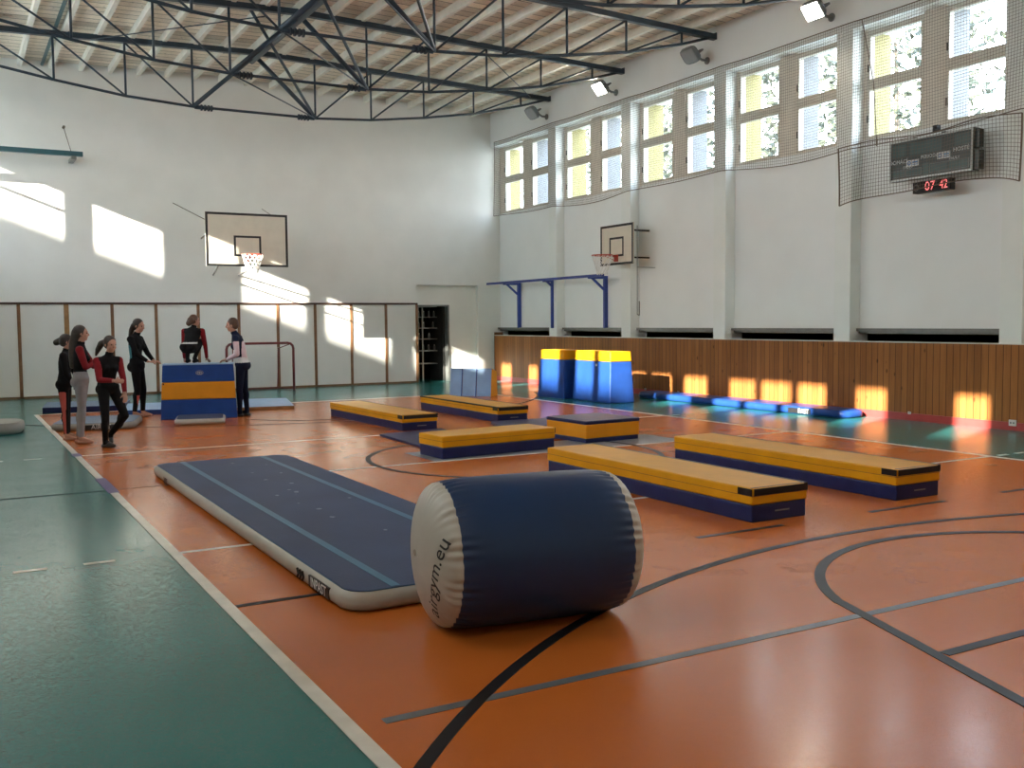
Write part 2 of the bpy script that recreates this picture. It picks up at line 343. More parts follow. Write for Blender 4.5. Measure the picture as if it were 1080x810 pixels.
# left wall: openings between Z0 and Z1
Z0, Z1 = 4.55, 6.22; TW = .06
opens = [(.95, 1.6), (2.45, 3.05), (4.25, 4.9), (5.5, 6.2), (6.3, 7.1), (7.2, 7.95), (8.55, 9.3), (9.65, 10.37), (10.5, 11.2), (11.62, 12.3), (12.6, 13.2), (13.5, 14.1), (15.0, 15.5), (16.35, 16.95), (17.55, 18.47), (18.73, 19.56), (19.74, 20.52), (21.27, 22.0), (22.19, 23.7)]
wl = MB().box(XL-TW, XL, YF-.1, YB+.1, 0, Z0).box(XL-TW, XL, YF-.1, YB+.1, Z1, 7.6)
y = YF-.1
for a, b in opens: wl.box(XL-TW, XL, y, a, Z0, Z1); y = b
wl.box(XL-TW, XL, y, YB+.1, Z0, Z1)
struct(wl.build('wall_left', 'wall'))
wn = 0
def wname():
    global wn; wn += 1; return 'window_%d' % wn
for a, b in opens:
    w = MB(); t = .035
    w.box(XL-.055, XL-.015, a, a+t, Z0, Z1).box(XL-.055, XL-.015, b-t, b, Z0, Z1).box(XL-.055, XL-.015, a, b, Z0, Z0+t).box(XL-.055, XL-.015, a, b, Z1-t, Z1)
    if a > 22: w.box(XL-.055, XL-.015, a, b, 5.47, 5.53)
    o = struct(w.build(wname(), 'window_frame'))
    MB().box(XL-.04, XL-.035, a+t, b-t, Z0+t, Z1-t).build('pane', 'glass', o)
# unseen slab and long block, both added outside to trim the sun to a band
struct(MB().box(XL-1.02, XL-TW, YF, YB+1, 6.28, 6.45).build('added_sun_slab', 'white_reveal'))
struct(MB().box(-42, -31, -60, 60, -.2, 4.97+.38*29.6).build('added_sun_block', 'wall'))  # pale, so it also bounces skylight in through the openings
# ---- right wall
PK = [8.49+3.035*k for k in range(-5, 5)]      # near edges of pilasters
PK = [p for p in PK if p > 2]
wr = MB().box(XW, 13.5, YF, YB, 1.43, 4.52).box(XR, 13.85, YF, YB+.1, 6.3, 7.6)
struct(wr.build('wall_right', 'wallpanel'))
struct(MB().box(13.5, 13.85, YF, YB+.1, -.1, 4.50).build('wall_outer', 'yellow_reveal'))
ti = 0
def tname():
    global ti; ti += 1; return 'trim_%d' % ti
for p in PK:
    o = struct(MB().box(13.02, XW+.2, p, p+.34, 1.22, 6.3).build(tname(), 'pilaster', bevel=.004))
    MB().box(13.40, 13.90, p-.03, p+.37, 4.50, 6.3).build('outer_reveal', 'yellow_reveal', o)
for i in range(len(PK)):
    b0 = PK[i]+.34; b1 = PK[i+1] if i+1 < len(PK) else YB
    # glass pair near (a) and far (b)
    gl = [(b0+.17, b0+1.10), (b0+1.60, b0+2.58)] if i+1 < len(PK) else [(b0+.45, b0+1.20), (b0+1.70, b0+2.62)]
    w = MB(); fr = .055
    # sill zone, mullion and jamb strips (beige)
    ys = [b0, gl[0][0]-fr, gl[0][1]+fr, gl[1][0]-fr, gl[1][1]+fr, b1]
    for a, b in ((ys[0], ys[1]), (ys[2], ys[3]), (ys[4], ys[5])):
        if b > a: w.box(13.28, 13.46, a, b, 4.52, 6.3, 1)
    w.box(13.30, 13.46, b0, b1, 4.50, 4.55, 1)
    for a, b in gl:
        x0, x1 = 13.29, 13.37
        w.box(x0, x1, a-fr, a, 4.53, 6.28).box(x0, x1, b, b+fr, 4.53, 6.28)
        w.box(x0, x1, a, b, 4.53, 4.585).box(x0, x1, a, b, 5.32, 5.50).box(x0, x1, a, b, 6.19, 6.28)
        w.box(x0-.015, x0, a-fr-.01, b+fr+.01, 5.395, 5.41)
    o = struct(w.build(wname(), ['window_frame', 'mullion']))
    for a, b in gl:
        for z0, z1 in ((4.585, 5.32), (5.50, 6.19)):
            MB().box(13.335, 13.34, a, b, z0, z1).build('pane', 'glass', o)
        MB().box(13.27, 13.29, b+.02, b+.035, 5.62, 5.74).box(13.27, 13.29, b+.02, b+.035, 4.8, 4.92).build('hinge', 'dark', o)
    MB().box(13.46, 13.85, gl[0][1]+.06, gl[1][0]-.09, 4.50, 6.3).build('outer_reveal', 'white_reveal', o)
struct(MB().box(13.26, 13.85, YF, PK[0]+.1, 4.4, 6.3).build('wall_blank', 'wallpanel'))  # windows left out of this unseen stretch to darken the foreground
struct(MB().box(13.40, 13.92, YB-.03, YB+.4, 4.50, 6.3).build('wall_end_reveal', 'yellow_reveal'))
# radiator niche behind the boarding
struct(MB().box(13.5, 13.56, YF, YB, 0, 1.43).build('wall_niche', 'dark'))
nz = MB().box(13.18, 13.3, YF, YB, 1.385, 1.43).box(13.24, 13.28, YF, YB, 1.345, 1.385)
struct(nz.build(tname(), 'grey_metal'))
wc = struct(MB().box(XR, XR+.03, YF, 23.78, 0, 1.21).build('wall_wainscot', 'wainscot'))
MB().box(XR-.01, XR+.10, YF, 23.78, 1.21, 1.225).build('cap', 'panel_white', wc)
MB().box(XR, XR+.26, 23.76, 23.80, 0, 1.30).build('end_post', 'panel_post', wc)
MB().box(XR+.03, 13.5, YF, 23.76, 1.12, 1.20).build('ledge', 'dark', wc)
struct(MB().box(XR-.018, XR, YF, 23.76, 0, .115).build('baseboard_right', 'redboard'))
# ---- ceiling
XC = 5.8
def zd(x): return 7.40-.028*abs(x-XC)     # underside of deck
c = MB()
for a, b in ((XL-.15, XC), (XC, 13.9)):
    c.hexa([(a, YF-.2, zd(a)), (b, YF-.2, zd(b)), (b, YB+.3, zd(b)), (a, YB+.3, zd(a)), (a, YF-.2, zd(a)+.15), (b, YF-.2, zd(b)+.15), (b, YB+.3, zd(b)+.15), (a, YB+.3, zd(a)+.15)])
ceil_ = struct(c.build('ceiling', 'deck'))
k = 0
x = .35-.6*2
while x < 12.98:
    MB().box(x-.04, x+.04, YF, YB, zd(x)-.15, zd(x)+.0).build('rafter', 'purlin', ceil_); x += .603
# outside
struct(MB().box(-60, 80, -50, 90, -.5, -.13).build('ground', 'ground'))
# ================================================================== WALL PANELS (far wall)
wp = thing('wall_cladding', 'long row of off-white panels between brown posts along the far wall', 'wall panels', (0, YB, 0))
px = [-.55, .4] + [1.35+.945*k for k in range(11)]
px[-1] = 10.74
xs = [XL]+px
for i in range(len(xs)-1):
    MB().box(xs[i]+.02, xs[i+1]-.02, -.035, -.005, .05, 2.05).build('panel', 'panel_white', wp, bevel=.003)
for i, x in enumerate(px):
    light = i in (3,)
    w_ = .05 if light or i == len(px)-1 else .034
    MB().box(x-w_, x+w_ if i < len(px)-1 else x+.01, -.05, -.003, 0, 2.07).build('post', 'panel_post_light' if light else 'panel_post', wp)
MB().box(XL, 10.75, -.055, -.003, 2.05, 2.085).build('top_rail', 'brownrail', wp)
MB().box(XL, 10.75, -.05, -.003, 0, .05).build('bottom_rail', 'panel_post', wp)
# ================================================================== ROOF TRUSSES
NX = [-.62+1.28*k for k in range(11)]       # panel points: centre is index 5 (5.78)
NX = [5.78+1.28*k for k in range(-5, 6)]
zb_tab = {0: 6.02, 1: 5.99, 2: 6.07, 3: 6.24, 4: 6.45, 5: 6.76}
TE = 7.2
def ztop(x): return 7.22-.032*abs(x-5.78)
def make_truss():
    t = thing('roof_truss', '', 'roof truss')
    a, e = -1.33, 12.98
    mb = MB()
    for p, q in ((a, 5.78), (5.78, e)): mb.bar((p, 0, ztop(p)), (q, 0, ztop(q)), .11, .10)
    mb.build('top_chord', 'steel', t)
    pts = [(a, 0, 7.0)]+[(NX[i], 0, zb_tab[abs(i-5)]) for i in range(11) if i != 5]+[(e, 0, 7.0)]
    mb = MB().tube(pts, .027, 8)
    mb.build('bottom_chord', 'steel', t, smooth=True)
    for i in range(11):
        if i == 5: continue
        x = NX[i]; MB().tube([(x, 0, zb_tab[abs(i-5)]), (x, 0, ztop(x))], .022, 8).build('web_post', 'steel', t, smooth=True)
    for sgn in (-1, 1):
        for k in range(1, 5):
            i, j = 5+sgn*k, 5+sgn*(k+1)
            MB().tube([(NX[i], 0, zb_tab[k]), (NX[j], 0, ztop(NX[j])-.04)], .019, 8).build('web_diagonal', 'steel', t, smooth=True)
        MB().tube([(NX[5+sgn], .0, zb_tab[1]), (5.78, .0, 7.16)], .045, 10).build('centre_strut', 'steel', t, smooth=True)
        # bolted splice beside the centre nodes
        x0 = NX[5+sgn]-sgn*.03; z = 5.985
        mb = MB().tube([(x0, 0, z), (x0-sgn*.36, 0, z+.005)], .04, 10)
        for q in (.12, .19, .26, .32): mb.tube([(x0-sgn*q, 0, z), (x0-sgn*(q+.03), 0, z)], .062, 10)
        mb.build('splice_flange', 'steel', t)
        MB().box(*(sorted((e if sgn > 0 else a, (e+.04) if sgn > 0 else a-.02))), -.05, .05, 6.94, 7.07).build('bearing_plate', 'steel', t)
    return t
TY = [20.85, 17.82, 14.85, 11.8, 8.75, 5.7, 2.66]
tl = ['dark blue steel roof truss closest to the wall with the panels', 'second dark blue roof truss out from the panelled end wall', 'third dark blue roof truss out from the panelled end wall, ending beside the lit floodlight', 'fourth dark blue roof truss, only its lower chord showing along the top edge']
tr0 = make_truss()
for i, y in enumerate(TY):
    t = tr0 if i == 0 else copy_tree(tr0)
    t.location = (0, y, 0); t['label'] = tl[i] if i < 4 else 'dark blue steel roof truss above and behind the viewer'; t['group'] = 'roof trusses'
# ridge tube and bracing
tag(MB().tube([(5.78, YF, 7.10), (5.78, 21.1, 7.10)], .062, 12).build('ridge_tube', 'steel', smooth=True), 'thick blue-grey steel tube running along the roof centre beneath the trusses', 'roof tube')
for i in range(len(TY)-1):
    y0, y1 = TY[i], TY[i+1]
    t = thing('roof_bracing', ['thin slanting steel braces between the two trusses closest to the panelled wall', 'thin slanting steel braces between the second and third roof trusses', 'thin slanting steel braces between the third and fourth roof trusses'][i] if i < 3 else 'thin slanting steel braces overhead behind the viewer', 'bracing', (0, y0, 0), 0, 'roof bracing')
    if i == 0: BR0 = t
    MB().tube([(7.06, 0, 5.99), (4.85, y1-y0, 7.2)], .03, 8).build('sway_brace', 'steel', t, smooth=True)
    MB().tube([(7.06, 0, 5.99), (4.5, y1-y0, 5.99)], .014, 6).build('tie_rod', 'steel', t, smooth=True)
for xa, ya, xb, yb in ((2.6, 20.7, 5.2, 18.0), (9.7, 18.0, 12.3, 20.6)):
    MB().tube([(xa, ya-TY[0], ztop(xa)-.08), (xb, yb-TY[0], ztop(xb)-.08)], .011, 6).build('roof_rod', 'steel', BR0, smooth=True)
tag(MB().tube([(2.03, YF, 7.26), (2.0, YB, 7.22)], .035, 10).build('ceiling_pipe', 'steel_light', smooth=True), 'teal pipe running under the ceiling boards to the end wall', 'pipe')
# ================================================================== FLOODLIGHTS
def floodlight(y, lit, label, side=1):
    t = thing('floodlight', label, 'floodlight', (XR if side > 0 else XL, y, 6.6), 0 if side > 0 else PI, 'floodlights along the walls')
    R = Matrix.Rotation(math.radians(50), 3, 'Y')     # lens normal pointing -x and down
    c0 = Vector((-.42, 0, .06))
    def P(a, b, c): return c0+R@Vector((a, b, c))      # local: lens looks along -Z
    mb = MB()
    prof = [(.16, .20, -.05), (.17, .215, .0), (.155, .19, .05), (.10, .12, .10)]
    rings = []
    vs = []; fs = []; n = 20
    for (ra, rb, h) in prof:
        for j in range(n):
            a = 2*PI*j/n; ca, sa = math.cos(a), math.sin(a); q = .55
            vs.append(P(ra*math.copysign(abs(ca)**q, ca), rb*math.copysign(abs(sa)**q, sa), h))
    for i in range(len(prof)-1):
        for j in range(n): fs.append((i*n+j, i*n+(j+1) % n, (i+1)*n+(j+1) % n, (i+1)*n+j))
    fs.append(tuple(range(n-1, -1, -1))); fs.append(tuple((len(prof)-1)*n+j for j in range(n)))
    mb.add(vs, fs).build('housing', 'housing', t, smooth=False)
    l = MB().add([P(-.135, -.175, -.053), P(.135, -.175, -.053), P(.135, .175, -.053), P(-.135, .175, -.053), P(-.125, -.165, -.062), P(.125, -.165, -.062), P(.125, .165, -.062), P(-.125, .165, -.062)],
                 [(0, 1, 2, 3), (7, 6, 5, 4), (0, 4, 5, 1), (1, 5, 6, 2), (2, 6, 7, 3), (3, 7, 4, 0)]).build('lens', 'lens_on' if lit else 'lens_off', t)
    MB().tube([(0, 0, .0), (-.14, 0, .0), (-.24, 0, .05), P(.02, 0, .08)], .024, 10).tube([(0, 0, 0), (-.02, 0, 0)], .07, 12).build('bracket', 'housing', t, smooth=False)
    MB().bar(P(.02, -.21, .03), P(.02, -.23, .12), .03).bar(P(.02, .21, .03), P(.02, .23, .12), .03).bar(P(.02, -.23, .12), P(.02, .23, .12), .03).build('yoke', 'housing', t)
    if lit:
        ld = bpy.data.lights.new('lamp_light', 'AREA'); ld.shape = 'RECTANGLE'; ld.size = .25; ld.size_y = .33; ld.energy = LAMP_W; ld.color = (1, .86, .68)
        lo = bpy.data.objects.new('lamp_light', ld); COL.objects.link(lo); lo.parent = t
        lo.location = P(0, 0, -.075); lo.rotation_euler = R.to_euler(); ld.spread = PI
    return t
floodlight(20.99, False, 'unlit grey floodlight above the window furthest down the wall')
floodlight(18.08, True, 'lit floodlight glowing white beside the end of the second roof truss')
floodlight(15.07, False, 'unlit grey floodlight above the windows, between the two lit ones')
floodlight(11.96, True, 'lit floodlight glowing white at the top edge of the view')
for yy, lt in ((8.9, 0), (5.9, 1), (2.8, 1), (-.3, 1)): floodlight(yy, bool(lt), 'added wall floodlight out of view beside the viewer')  # unseen lamps added here; the lit ones brighten the hall
for yy, lt in ((18.3, 1), (12.2, 1), (6.1, 1), (.0, 1)): floodlight(yy, bool(lt), 'added fill floodlight out of view on the opposite side wall', -1)  # unseen fill lamps added along this wall for general brightness
# ================================================================== NETS
def netmesh(name, ys, zs, f, r, mt, parent=None):
    mb = MB()
    def ln(pts):
        n = 3; vs = []; fs = []
        for i, p in enumerate(pts):
            d = Vector(pts[min(i+1, len(pts)-1)])-Vector(pts[max(i-1, 0)]); u, v = frame_of(d)
            vs += [Vector(p)+r*(math.cos(2*PI*j/n)*u+math.sin(2*PI*j/n)*v) for j in range(n)]
        for i in range(len(pts)-1):
            for j in range(n): fs.append((i*n+j, i*n+(j+1) % n, (i+1)*n+(j+1) % n, (i+1)*n+j))
        mb.add(vs, fs)
    for a in ys: ln([f(a, b) for b in zs])
    for b in zs: ln([f(a, b) for a in ys])
    return mb.build(name, mt, parent)
def lin(a, b, n): return [a+(b-a)*i/(n-1) for i in range(n)]
g = thing('safety_net', 'dark mesh safety net stretched along the whole row of high windows', 'net', (12.93, 8, 4.4))
def fn(y, t):   # t 0..1 bottom-top
    yy = (y-8.49) % 3.035/3.035
    zb = 4.40+.05*math.sin(y*.9)-.06*math.sin(PI*yy); zt = 6.40-.03*math.sin(PI*yy)
    return (12.94-12.93+.025*math.sin(y*2.1+t*3), y-8, zb+(zt-zb)*t-4.4)
netmesh('netting', lin(6.0, 23.62, 380), lin(0, 1, 44), fn, .0027, 'cord', g)
MB().tube([fn(y, 0) for y in lin(6.0, 23.62, 120)], .008, 6).build('bottom_rope', 'cord', g)
MB().tube([fn(y, 1) for y in lin(6.0, 23.62, 120)], .008, 6).build('top_rope', 'cord', g)
MB().tube([fn(23.62, t) for t in lin(0, 1, 8)], .008, 6).build('side_rope', 'cord', g)
MB().tube([(-.01, 11.26-8, 6.36-4.4), (-.02, 11.0-8, 5.3-4.4), (-.02, 10.93-8, 4.32-4.4)], .008, 6).build('pull_cord', 'cord', g)
g2 = thing('scoreboard_net', 'smaller dark net hanging around the scoreboard under the windows', 'net', (12.80, 8.43, 3.5))
def fn2(a, t):
    y = 8.43+(11.6-8.43)*a
    zt = 4.37+.03*math.sin(3*a*PI); zb = 3.54+.03*math.sin(a*6)-.09*(abs(2*a-1)**6)
    return (.03*math.sin(a*14+t*2), y-8.43, zb+(zt-zb)*t-3.5)
netmesh('netting', lin(0, 1, 62), lin(0, 1, 17), fn2, .003, 'cord', g2)
for q, nm in ((0, 'bottom_rope'), (1, 'top_rope')): MB().tube([fn2(a, q) for a in lin(0, 1, 40)], .009, 6).build(nm, 'cord', g2)
for q in (0, 1): MB().tube([fn2(q, t) for t in lin(0, 1, 6)], .014, 6).build('side_rod', 'cord', g2)
# ================================================================== SCOREBOARD
sb = thing('scoreboard', 'dark framed wall scoreboard with faint team headings and two stickers', 'scoreboard', (12.95, 9.91, 4.01))
MB().box(-.09, .06, -.72, .72, -.305, .305).build('case', 'screen', sb)
fm = MB(); t_ = .025
for a in ((-.72, .72, .28, .305), (-.72, .72, -.305, -.28), (-.72, -.72+t_, -.28, .28), (.72-t_, .72, -.28, .28)): fm.box(-.105, -.088, *a)
fm.build('bezel', 'alu', sb)
TX = lambda y, z, x=-.0915: axes((x, y, z), (0, -1, 0), (0, 0, 1))
for s_, y, z, sz in (('DOMÁCÍ', .56, -.02, .085), ('PERIODA', .0, -.0, .075), ('HOSTÉ', -.53, .03, .085), ('FAULY', .38, -.115, .06), ('FAULY', -.42, -.085, .06)):
    text_mesh(s_, sz, 'lettering', 'print_white', sb, TX(y, z))
def rframe(y0, y1, z0, z1, w=.007):
    q = MB(); q.box(-.0925, -.0905, y0, y1, z1-w, z1).box(-.0925, -.0905, y0, y1, z0, z0+w).box(-.0925, -.0905, y0, y0+w, z0, z1).box(-.0925, -.0905, y1-w, y1, z0, z1); return q
for y0, y1, z0, z1 in ((.14, .42, -.25, -.145), (.44, .69, -.25, -.145), (-.66, .0, -.25, -.115)): rframe(y0, y1, z0, z1).build('outline', 'grey_metal', sb)
for y0, y1, z0, z1 in ((.16, .40, -.235, -.16), (.45, .67, -.235, -.16), (-.3, -.02, -.235, -.13), (-.64, -.34, -.235, -.13), (.02, .12, -.27, -.09), (-.2, .35, .06, .24), (.42, .66, .06, .24), (-.66, -.42, .08, .25)):
    MB().box(-.0918, -.0905, y0, y1, z0, z1).build('display_window', 'screen_dim', sb)
for yy, z in ((.30, -.06), (-.24, -.02)):
    s_ = MB().box(-.094, -.0905, yy-.11, yy+.11, z-.05, z+.05).build('sticker', 'print_white', sb)
    mb = MB().ring((-.0945, yy+.06, z), .024, .008, 20, 6, axis='X'); mb.box(-.0955, -.094, yy-.09, yy+.0, z-.03, z-.02).box(-.0955, -.094, yy-.09, yy+.0, z+.0, z+.02).build('sticker_mark', 'print_blue', sb)
MB().box(-.07, .05, -.80, -.725, -.29, -.02).box(-.05, .05, -.79, -.725, .02, .28).build('side_box', 'screen', sb)
MB().box(-.02, .3, -.2, -.14, .305, .34).box(-.02, .3, .3, .36, .305, .33).build('hanger', 'screen', sb)
ck = thing('digital_clock', 'small black clock with red digits hanging below the scoreboard', 'clock', (12.93, 9.885, 3.565))
MB().box(-.06, .06, -.325, .325, -.085, .085).build('case', 'vinyl_black', ck, bevel=.006)
text_mesh('07', .19, 'digits', 'red_digit', ck, axes((-.0625, .02, 0), (0, -1, 0), (0, 0, 1)), sx=.95)
text_mesh('42', .19, 'digits', 'red_digit', ck, axes((-.0625, -.215, 0), (0, -1, 0), (0, 0, 1)), sx=.75)
MB().ring((-.0625, .26, 0), .045, .004, 20, 6, axis='X').build('dial', 'grey_metal', ck)
tag(MB().box(12.85, 12.93, 9.78, 9.86, 4.36, 4.45).box(12.80, 12.86, 9.75, 9.80, 4.38, 4.42).build('wall_camera', 'vinyl_black', bevel=.004), 'little black device perched above the scoreboard', 'camera')
# ================================================================== BASKETBALL BOARDS
def net_basket(parent, c, r, h, mt='whitecord', n=12, rows=6, cr=.006):
    mb = MB()
    def P(i, k):
        a = 2*PI*(i+.5*(k % 2))/n; t = k/rows; rr = r*(1-.5*min(1, t*1.15)+.05*max(0, t-.8)); return (c[0]+rr*math.cos(a), c[1]+rr*math.sin(a), c[2]-h*t)
    for k in range(rows):
        for i in range(n):
            j = i+1 if k % 2 else i-1
            mb.tube([P(i, k), P(i, k+1)], cr, 4).tube([P(i, k), P(j, k+1)], cr, 4)
    return mb.build('net', mt, parent)
def backboard(name, label, loc, rz, w, h, iw, ih, iz, wall_d, cr):
    t = thing(name, label, 'basketball hoop', loc, rz)      # local: board in XZ plane, faces -Y
    MB().box(-w/2, w/2, 0, .03, 0, h).build('board', 'board_white', t, bevel=.003)
    b = .05; q = MB()
    for x0, x1, z0, z1 in ((-w/2, w/2, 0, b), (-w/2, w/2, h-b, h), (-w/2, -w/2+b, b, h-b), (w/2-b, w/2, b, h-b)): q.box(x0, x1, -.004, .001, z0, z1)
    q.build('border', 'board_black', t)
    q = MB(); b = .045
    for x0, x1, z0, z1 in ((-iw/2, iw/2, iz, iz+b), (-iw/2, iw/2, iz+ih-b, iz+ih), (-iw/2, -iw/2+b, iz+b, iz+ih-b), (iw/2-b, iw/2, iz+b, iz+ih-b)): q.box(x0, x1, -.004, .001, z0, z1)
    q.build('target_square', 'board_black', t)
    hz = iz+.02; r = .225
    ho = MB().ring((0, -.15-r, hz), r, .011, 36, 8).box(-.06, .06, -.16, -.004, hz-.03, hz+.012).bar((-.05, -.01, hz-.10), (-.16, -.22, hz), .012).bar((.05, -.01, hz-.10), (.16, -.22, hz), .012).box(-.07, .07, -.02, -.004, hz-.13, hz+.02)
    ho.build('hoop', 'hoop_red', t, smooth=False)
    net_basket(t, (0, -.15-r, hz), r, .42, cr=cr)
    return t
b1 = backboard('basketball_backboard', 'large basketball board with white net in front of the far wall', (5.81, 21.9, 2.85), 0, 1.80, 1.16, .60, .45, .22, 2, .011)
for nm, pts in (('strut', [(-.55, .03, .2), (-.3, 2.0, -.1)]), ('strut', [(.55, .03, .2), (.3, 2.0, -.1)]), ('strut', [(-.55, .03, .95), (-.55, 2.0, .75)]), ('strut', [(.55, .03, .95), (.55, 2.0, .75)])):
    MB().tube(pts, .02, 8).build(nm, 'grey_metal', b1, smooth=True)
MB().tube([(-.9, .06, 1.0), (-1.17, 2.0, 1.54)], .008, 6).build('guy_wire', 'cord', b1)
MB().tube([(.8, .06, 1.0), (.9, 2.0, 1.5)], .006, 6).build('guy_wire', 'cord', b1)
MB().box(-.7, .7, .03, .06, .15, .25).box(-.7, .7, .03, .06, .9, 1.0).build('back_rail', 'grey_metal', b1)
b2 = backboard('basketball_backboard', 'small practice basketball board with red hoop mounted on the window-side wall', (12.70, 17.67, 2.80), -PI/2, 1.20, .87, .52, .42, .18, .3, .0045)
MB().box(-.5, .5, .03, .07, .12, .16).box(-.5, .5, .03, .07, .70, .74).build('back_rail', 'grey_metal', b2)
for x_ in (-.12, .12, .45):
    MB().bar((x_, .05, .14), (x_, .33 if abs(x_) < .2 else .54, .14), .035).bar((x_, .05, .72), (x_, .33 if abs(x_) < .2 else .54, .72), .035).build('wall_arm', 'vinyl_black', b2)
tag(MB().tube([(12.78, 17.03, 3.6), (12.78, 17.03, 1.72)], .008, 6).tube([(12.78, 16.96, 2.0), (12.78, 16.96, 1.70)], .012, 6).tube([(12.78, 17.03, 1.72), (12.78, 16.96, 1.70)], .01, 6).tube([(12.78, 17.03, 2.72), (13.255, 17.03, 2.72)], .008, 6).build('crank_rod', 'grey_metal'), 'thin vertical crank rod with handle beside the practice hoop', 'crank rod')
# beam on the far wall
bm = thing('lifting_beam', 'dark teal steel beam high on the end wall, hung by a thin cable', 'beam', (0, 23.3, 5.26))
MB().box(XL, 2.68, -.06, .06, -.05, .05).build('beam', 'steel_light', bm, bevel=.004)
MB().box(2.45, 2.55, -.05, .6, -.12, -.05).build('wall_hook', 'grey_metal', bm)
MB().tube([(2.38, .58, .65), (2.45, 0, .05)], .008, 6).tube([(2.38, .6, .65), (2.38, .5, .65)], .03, 8).build('cable', 'cord', bm)
# blue frame on the side wall
bf = thing('climbing_frame', 'blue steel tube frame standing out from the side wall on three posts', 'frame', (13.2, 18.29, 1.2))
MB().box(-.46, -.39, 0, 5.45, 1.38, 1.44).build('top_bar', 'blueframe', bf, bevel=.004)
for y_, x_ in ((.53, .0), (2.50, -.20), (4.50, .0)):
    MB().box(x_-.03, x_+.03 if x_ < 0 else .058, y_-.035, y_+.035, .22, 1.42).build('post', 'blueframe', bf)
    MB().box(-.46, x_, y_-.03, y_+.03, 1.35, 1.41).build('arm', 'blueframe', bf)
    MB().bar((-.36, y_, 1.37), (x_, y_, 1.37-(x_+.36)*.8), .045).build('brace', 'blueframe', bf)
# ================================================================== FLOORBALL GOAL
gl_ = thing('floorball_goal', 'low red-framed goal with a fine net by the end-wall panels', 'goal', (6.38, 23.15, 0))
pts = [(-.79, 0, 0), (-.79, 0, 1.0)]+[(-.79+.13*(1-math.cos(a)), 0, 1.0+.13*math.sin(a)) for a in (PI/6, PI/3, PI/2)]
pts += [(-x_, y_, z_) for x_, y_, z_ in reversed(pts)]
MB().tube(pts, .03, 10).build('front_frame', 'goal_red', gl_, smooth=True)
MB().tube([(-.79, 0, .03), (-.60, .55, .03), (.60, .55, .03), (.79, 0, .03)], .016, 8).build('base_frame', 'goal_red', gl_)
for sx in (-1, 1): MB().tube([(sx*.70, 0, 1.1), (sx*.55, .38, 1.0), (sx*.55, .55, .03)], .014, 8).build('rear_frame', 'goal_red', gl_)
def fgn(a, b):
    x_ = -.56+1.12*a; z_ = .04+.98*b; y_ = .55-.17*b; return (x_, y_, z_)
netmesh('net', lin(0, 1, 26), lin(0, 1, 22), fgn, .0022, 'whitecord', gl_)
# ================================================================== STORE RACK
sr = thing('storage_rack', 'open metal rack of small pale objects in the dark storeroom', 'rack', (11.55, 24.62, 0))
for x_ in (-.75, -.32, .28):
    for y_ in (0, .4): MB().box(x_-.015, x_+.015, y_-.015, y_+.015, 0, 2.3).build('upright', 'alu', sr)
for z_ in (.45, .8, 1.12, 1.42, 1.72, 2.0): MB().box(-.77, .30, -.02, .42, z_, z_+.02).build('shelf', 'alu', sr)
pot = None; random.seed(3)
for z_ in (.82, 1.14, 1.44, 1.74, 2.02):
    for k in range(7):
        x_ = -.68+.145*k+random.uniform(-.02, .02)
        if random.random() < .2: continue
        if pot is None:
            pot = thing('bottle', '', 'bottle', (0, 0, 0), 0, 'bottles on the storeroom rack')
            MB().tube([(0, 0, 0), (0, 0, .1), (0, 0, .12)], .03, 10).build('body', 'grey_metal', pot); MB().tube([(0, 0, .118), (0, 0, .16)], .013, 8).build('neck', 'print_white', pot)
            p_ = pot
        else: p_ = copy_tree(pot)
        p_['label'] = 'small pale bottle on the shelves of the dark storeroom rack'
        p_.location = (11.55+x_, 24.70, z_+.001)
# ================================================================== SPRING BOXES
GRP = 'low yellow and blue block trainers'
def trainer(label, c0, ang, L, Wd, H_, hb, dark_band=True, edge=False, ycol='vinyl_yellow', ends='black', name='gymnastics_block'):
    # local: origin at the near corner of the footprint, +x along width, +y along length
    t = thing(name, label, 'gym block', (c0[0], c0[1], 0), ang, GRP)
    MB().box(.008, Wd-.008, .008, L-.008, 0, hb).build('lower_block', 'vinyl_navy', t, bevel=.012)
    u = MB(); n = 1
    u.box(0, Wd, 0, L, hb, H_); u.build('upper_block', ycol, t, bevel=.014, seg=3)
    hs = hb+(H_-hb)*.55
    MB().box(-.003, Wd+.003, -.003, L+.003, hs-.004, hs).build('seam', 'seam', t)
    if dark_band:
        MB().box(-.005, .07, -.005, .0, H_-.055, H_-.003).build('corner_patch', 'vinyl_black', t) if False else None
        e = MB(); zt = H_+.0015
        e.box(.02, Wd, -.004, .001, H_-.06, H_-.006).box(-.004, .001, .0, .16, H_-.06, H_-.006)       # end band and corner patch
        e.box(Wd-.03, Wd+.003, .0, L, H_-.012, zt).box(.01, Wd, .012, .03, H_-.01, zt)
        if edge: e.box(-.004, .03, .0, L, H_-.02, zt)
        e.build('black_trim', 'vinyl_black', t)
    MB().box(Wd*.42, Wd*.68, -.0015+.008, .008, hb*.5, hb*.5+.012).build('printed_label', 'grey_metal', t)
    return t
def ang_of(a, b): return math.atan2(b[1]-a[1], b[0]-a[0])-PI/2   # rotation so that local +y runs from a to b
trainer('long yellow and navy gym block directly beyond the big blue roll', (5.42, 5.74), math.radians(0), 3.05, .60, .275, .14)
trainer('long yellow and navy gym block nearest the wooden wall', (7.14, 5.78), math.radians(0), 3.05, .58, .28, .134)
trainer('long yellow and navy gym block, alone and closest to the vaulting box', (5.75, 13.36), math.radians(1.5), 2.95, .58, .235, .12)
trainer('long yellow and navy gym block just before the leaning pale blue wedge', (7.50, 13.64), math.radians(0), 2.95, .56, .245, .125, edge=True)
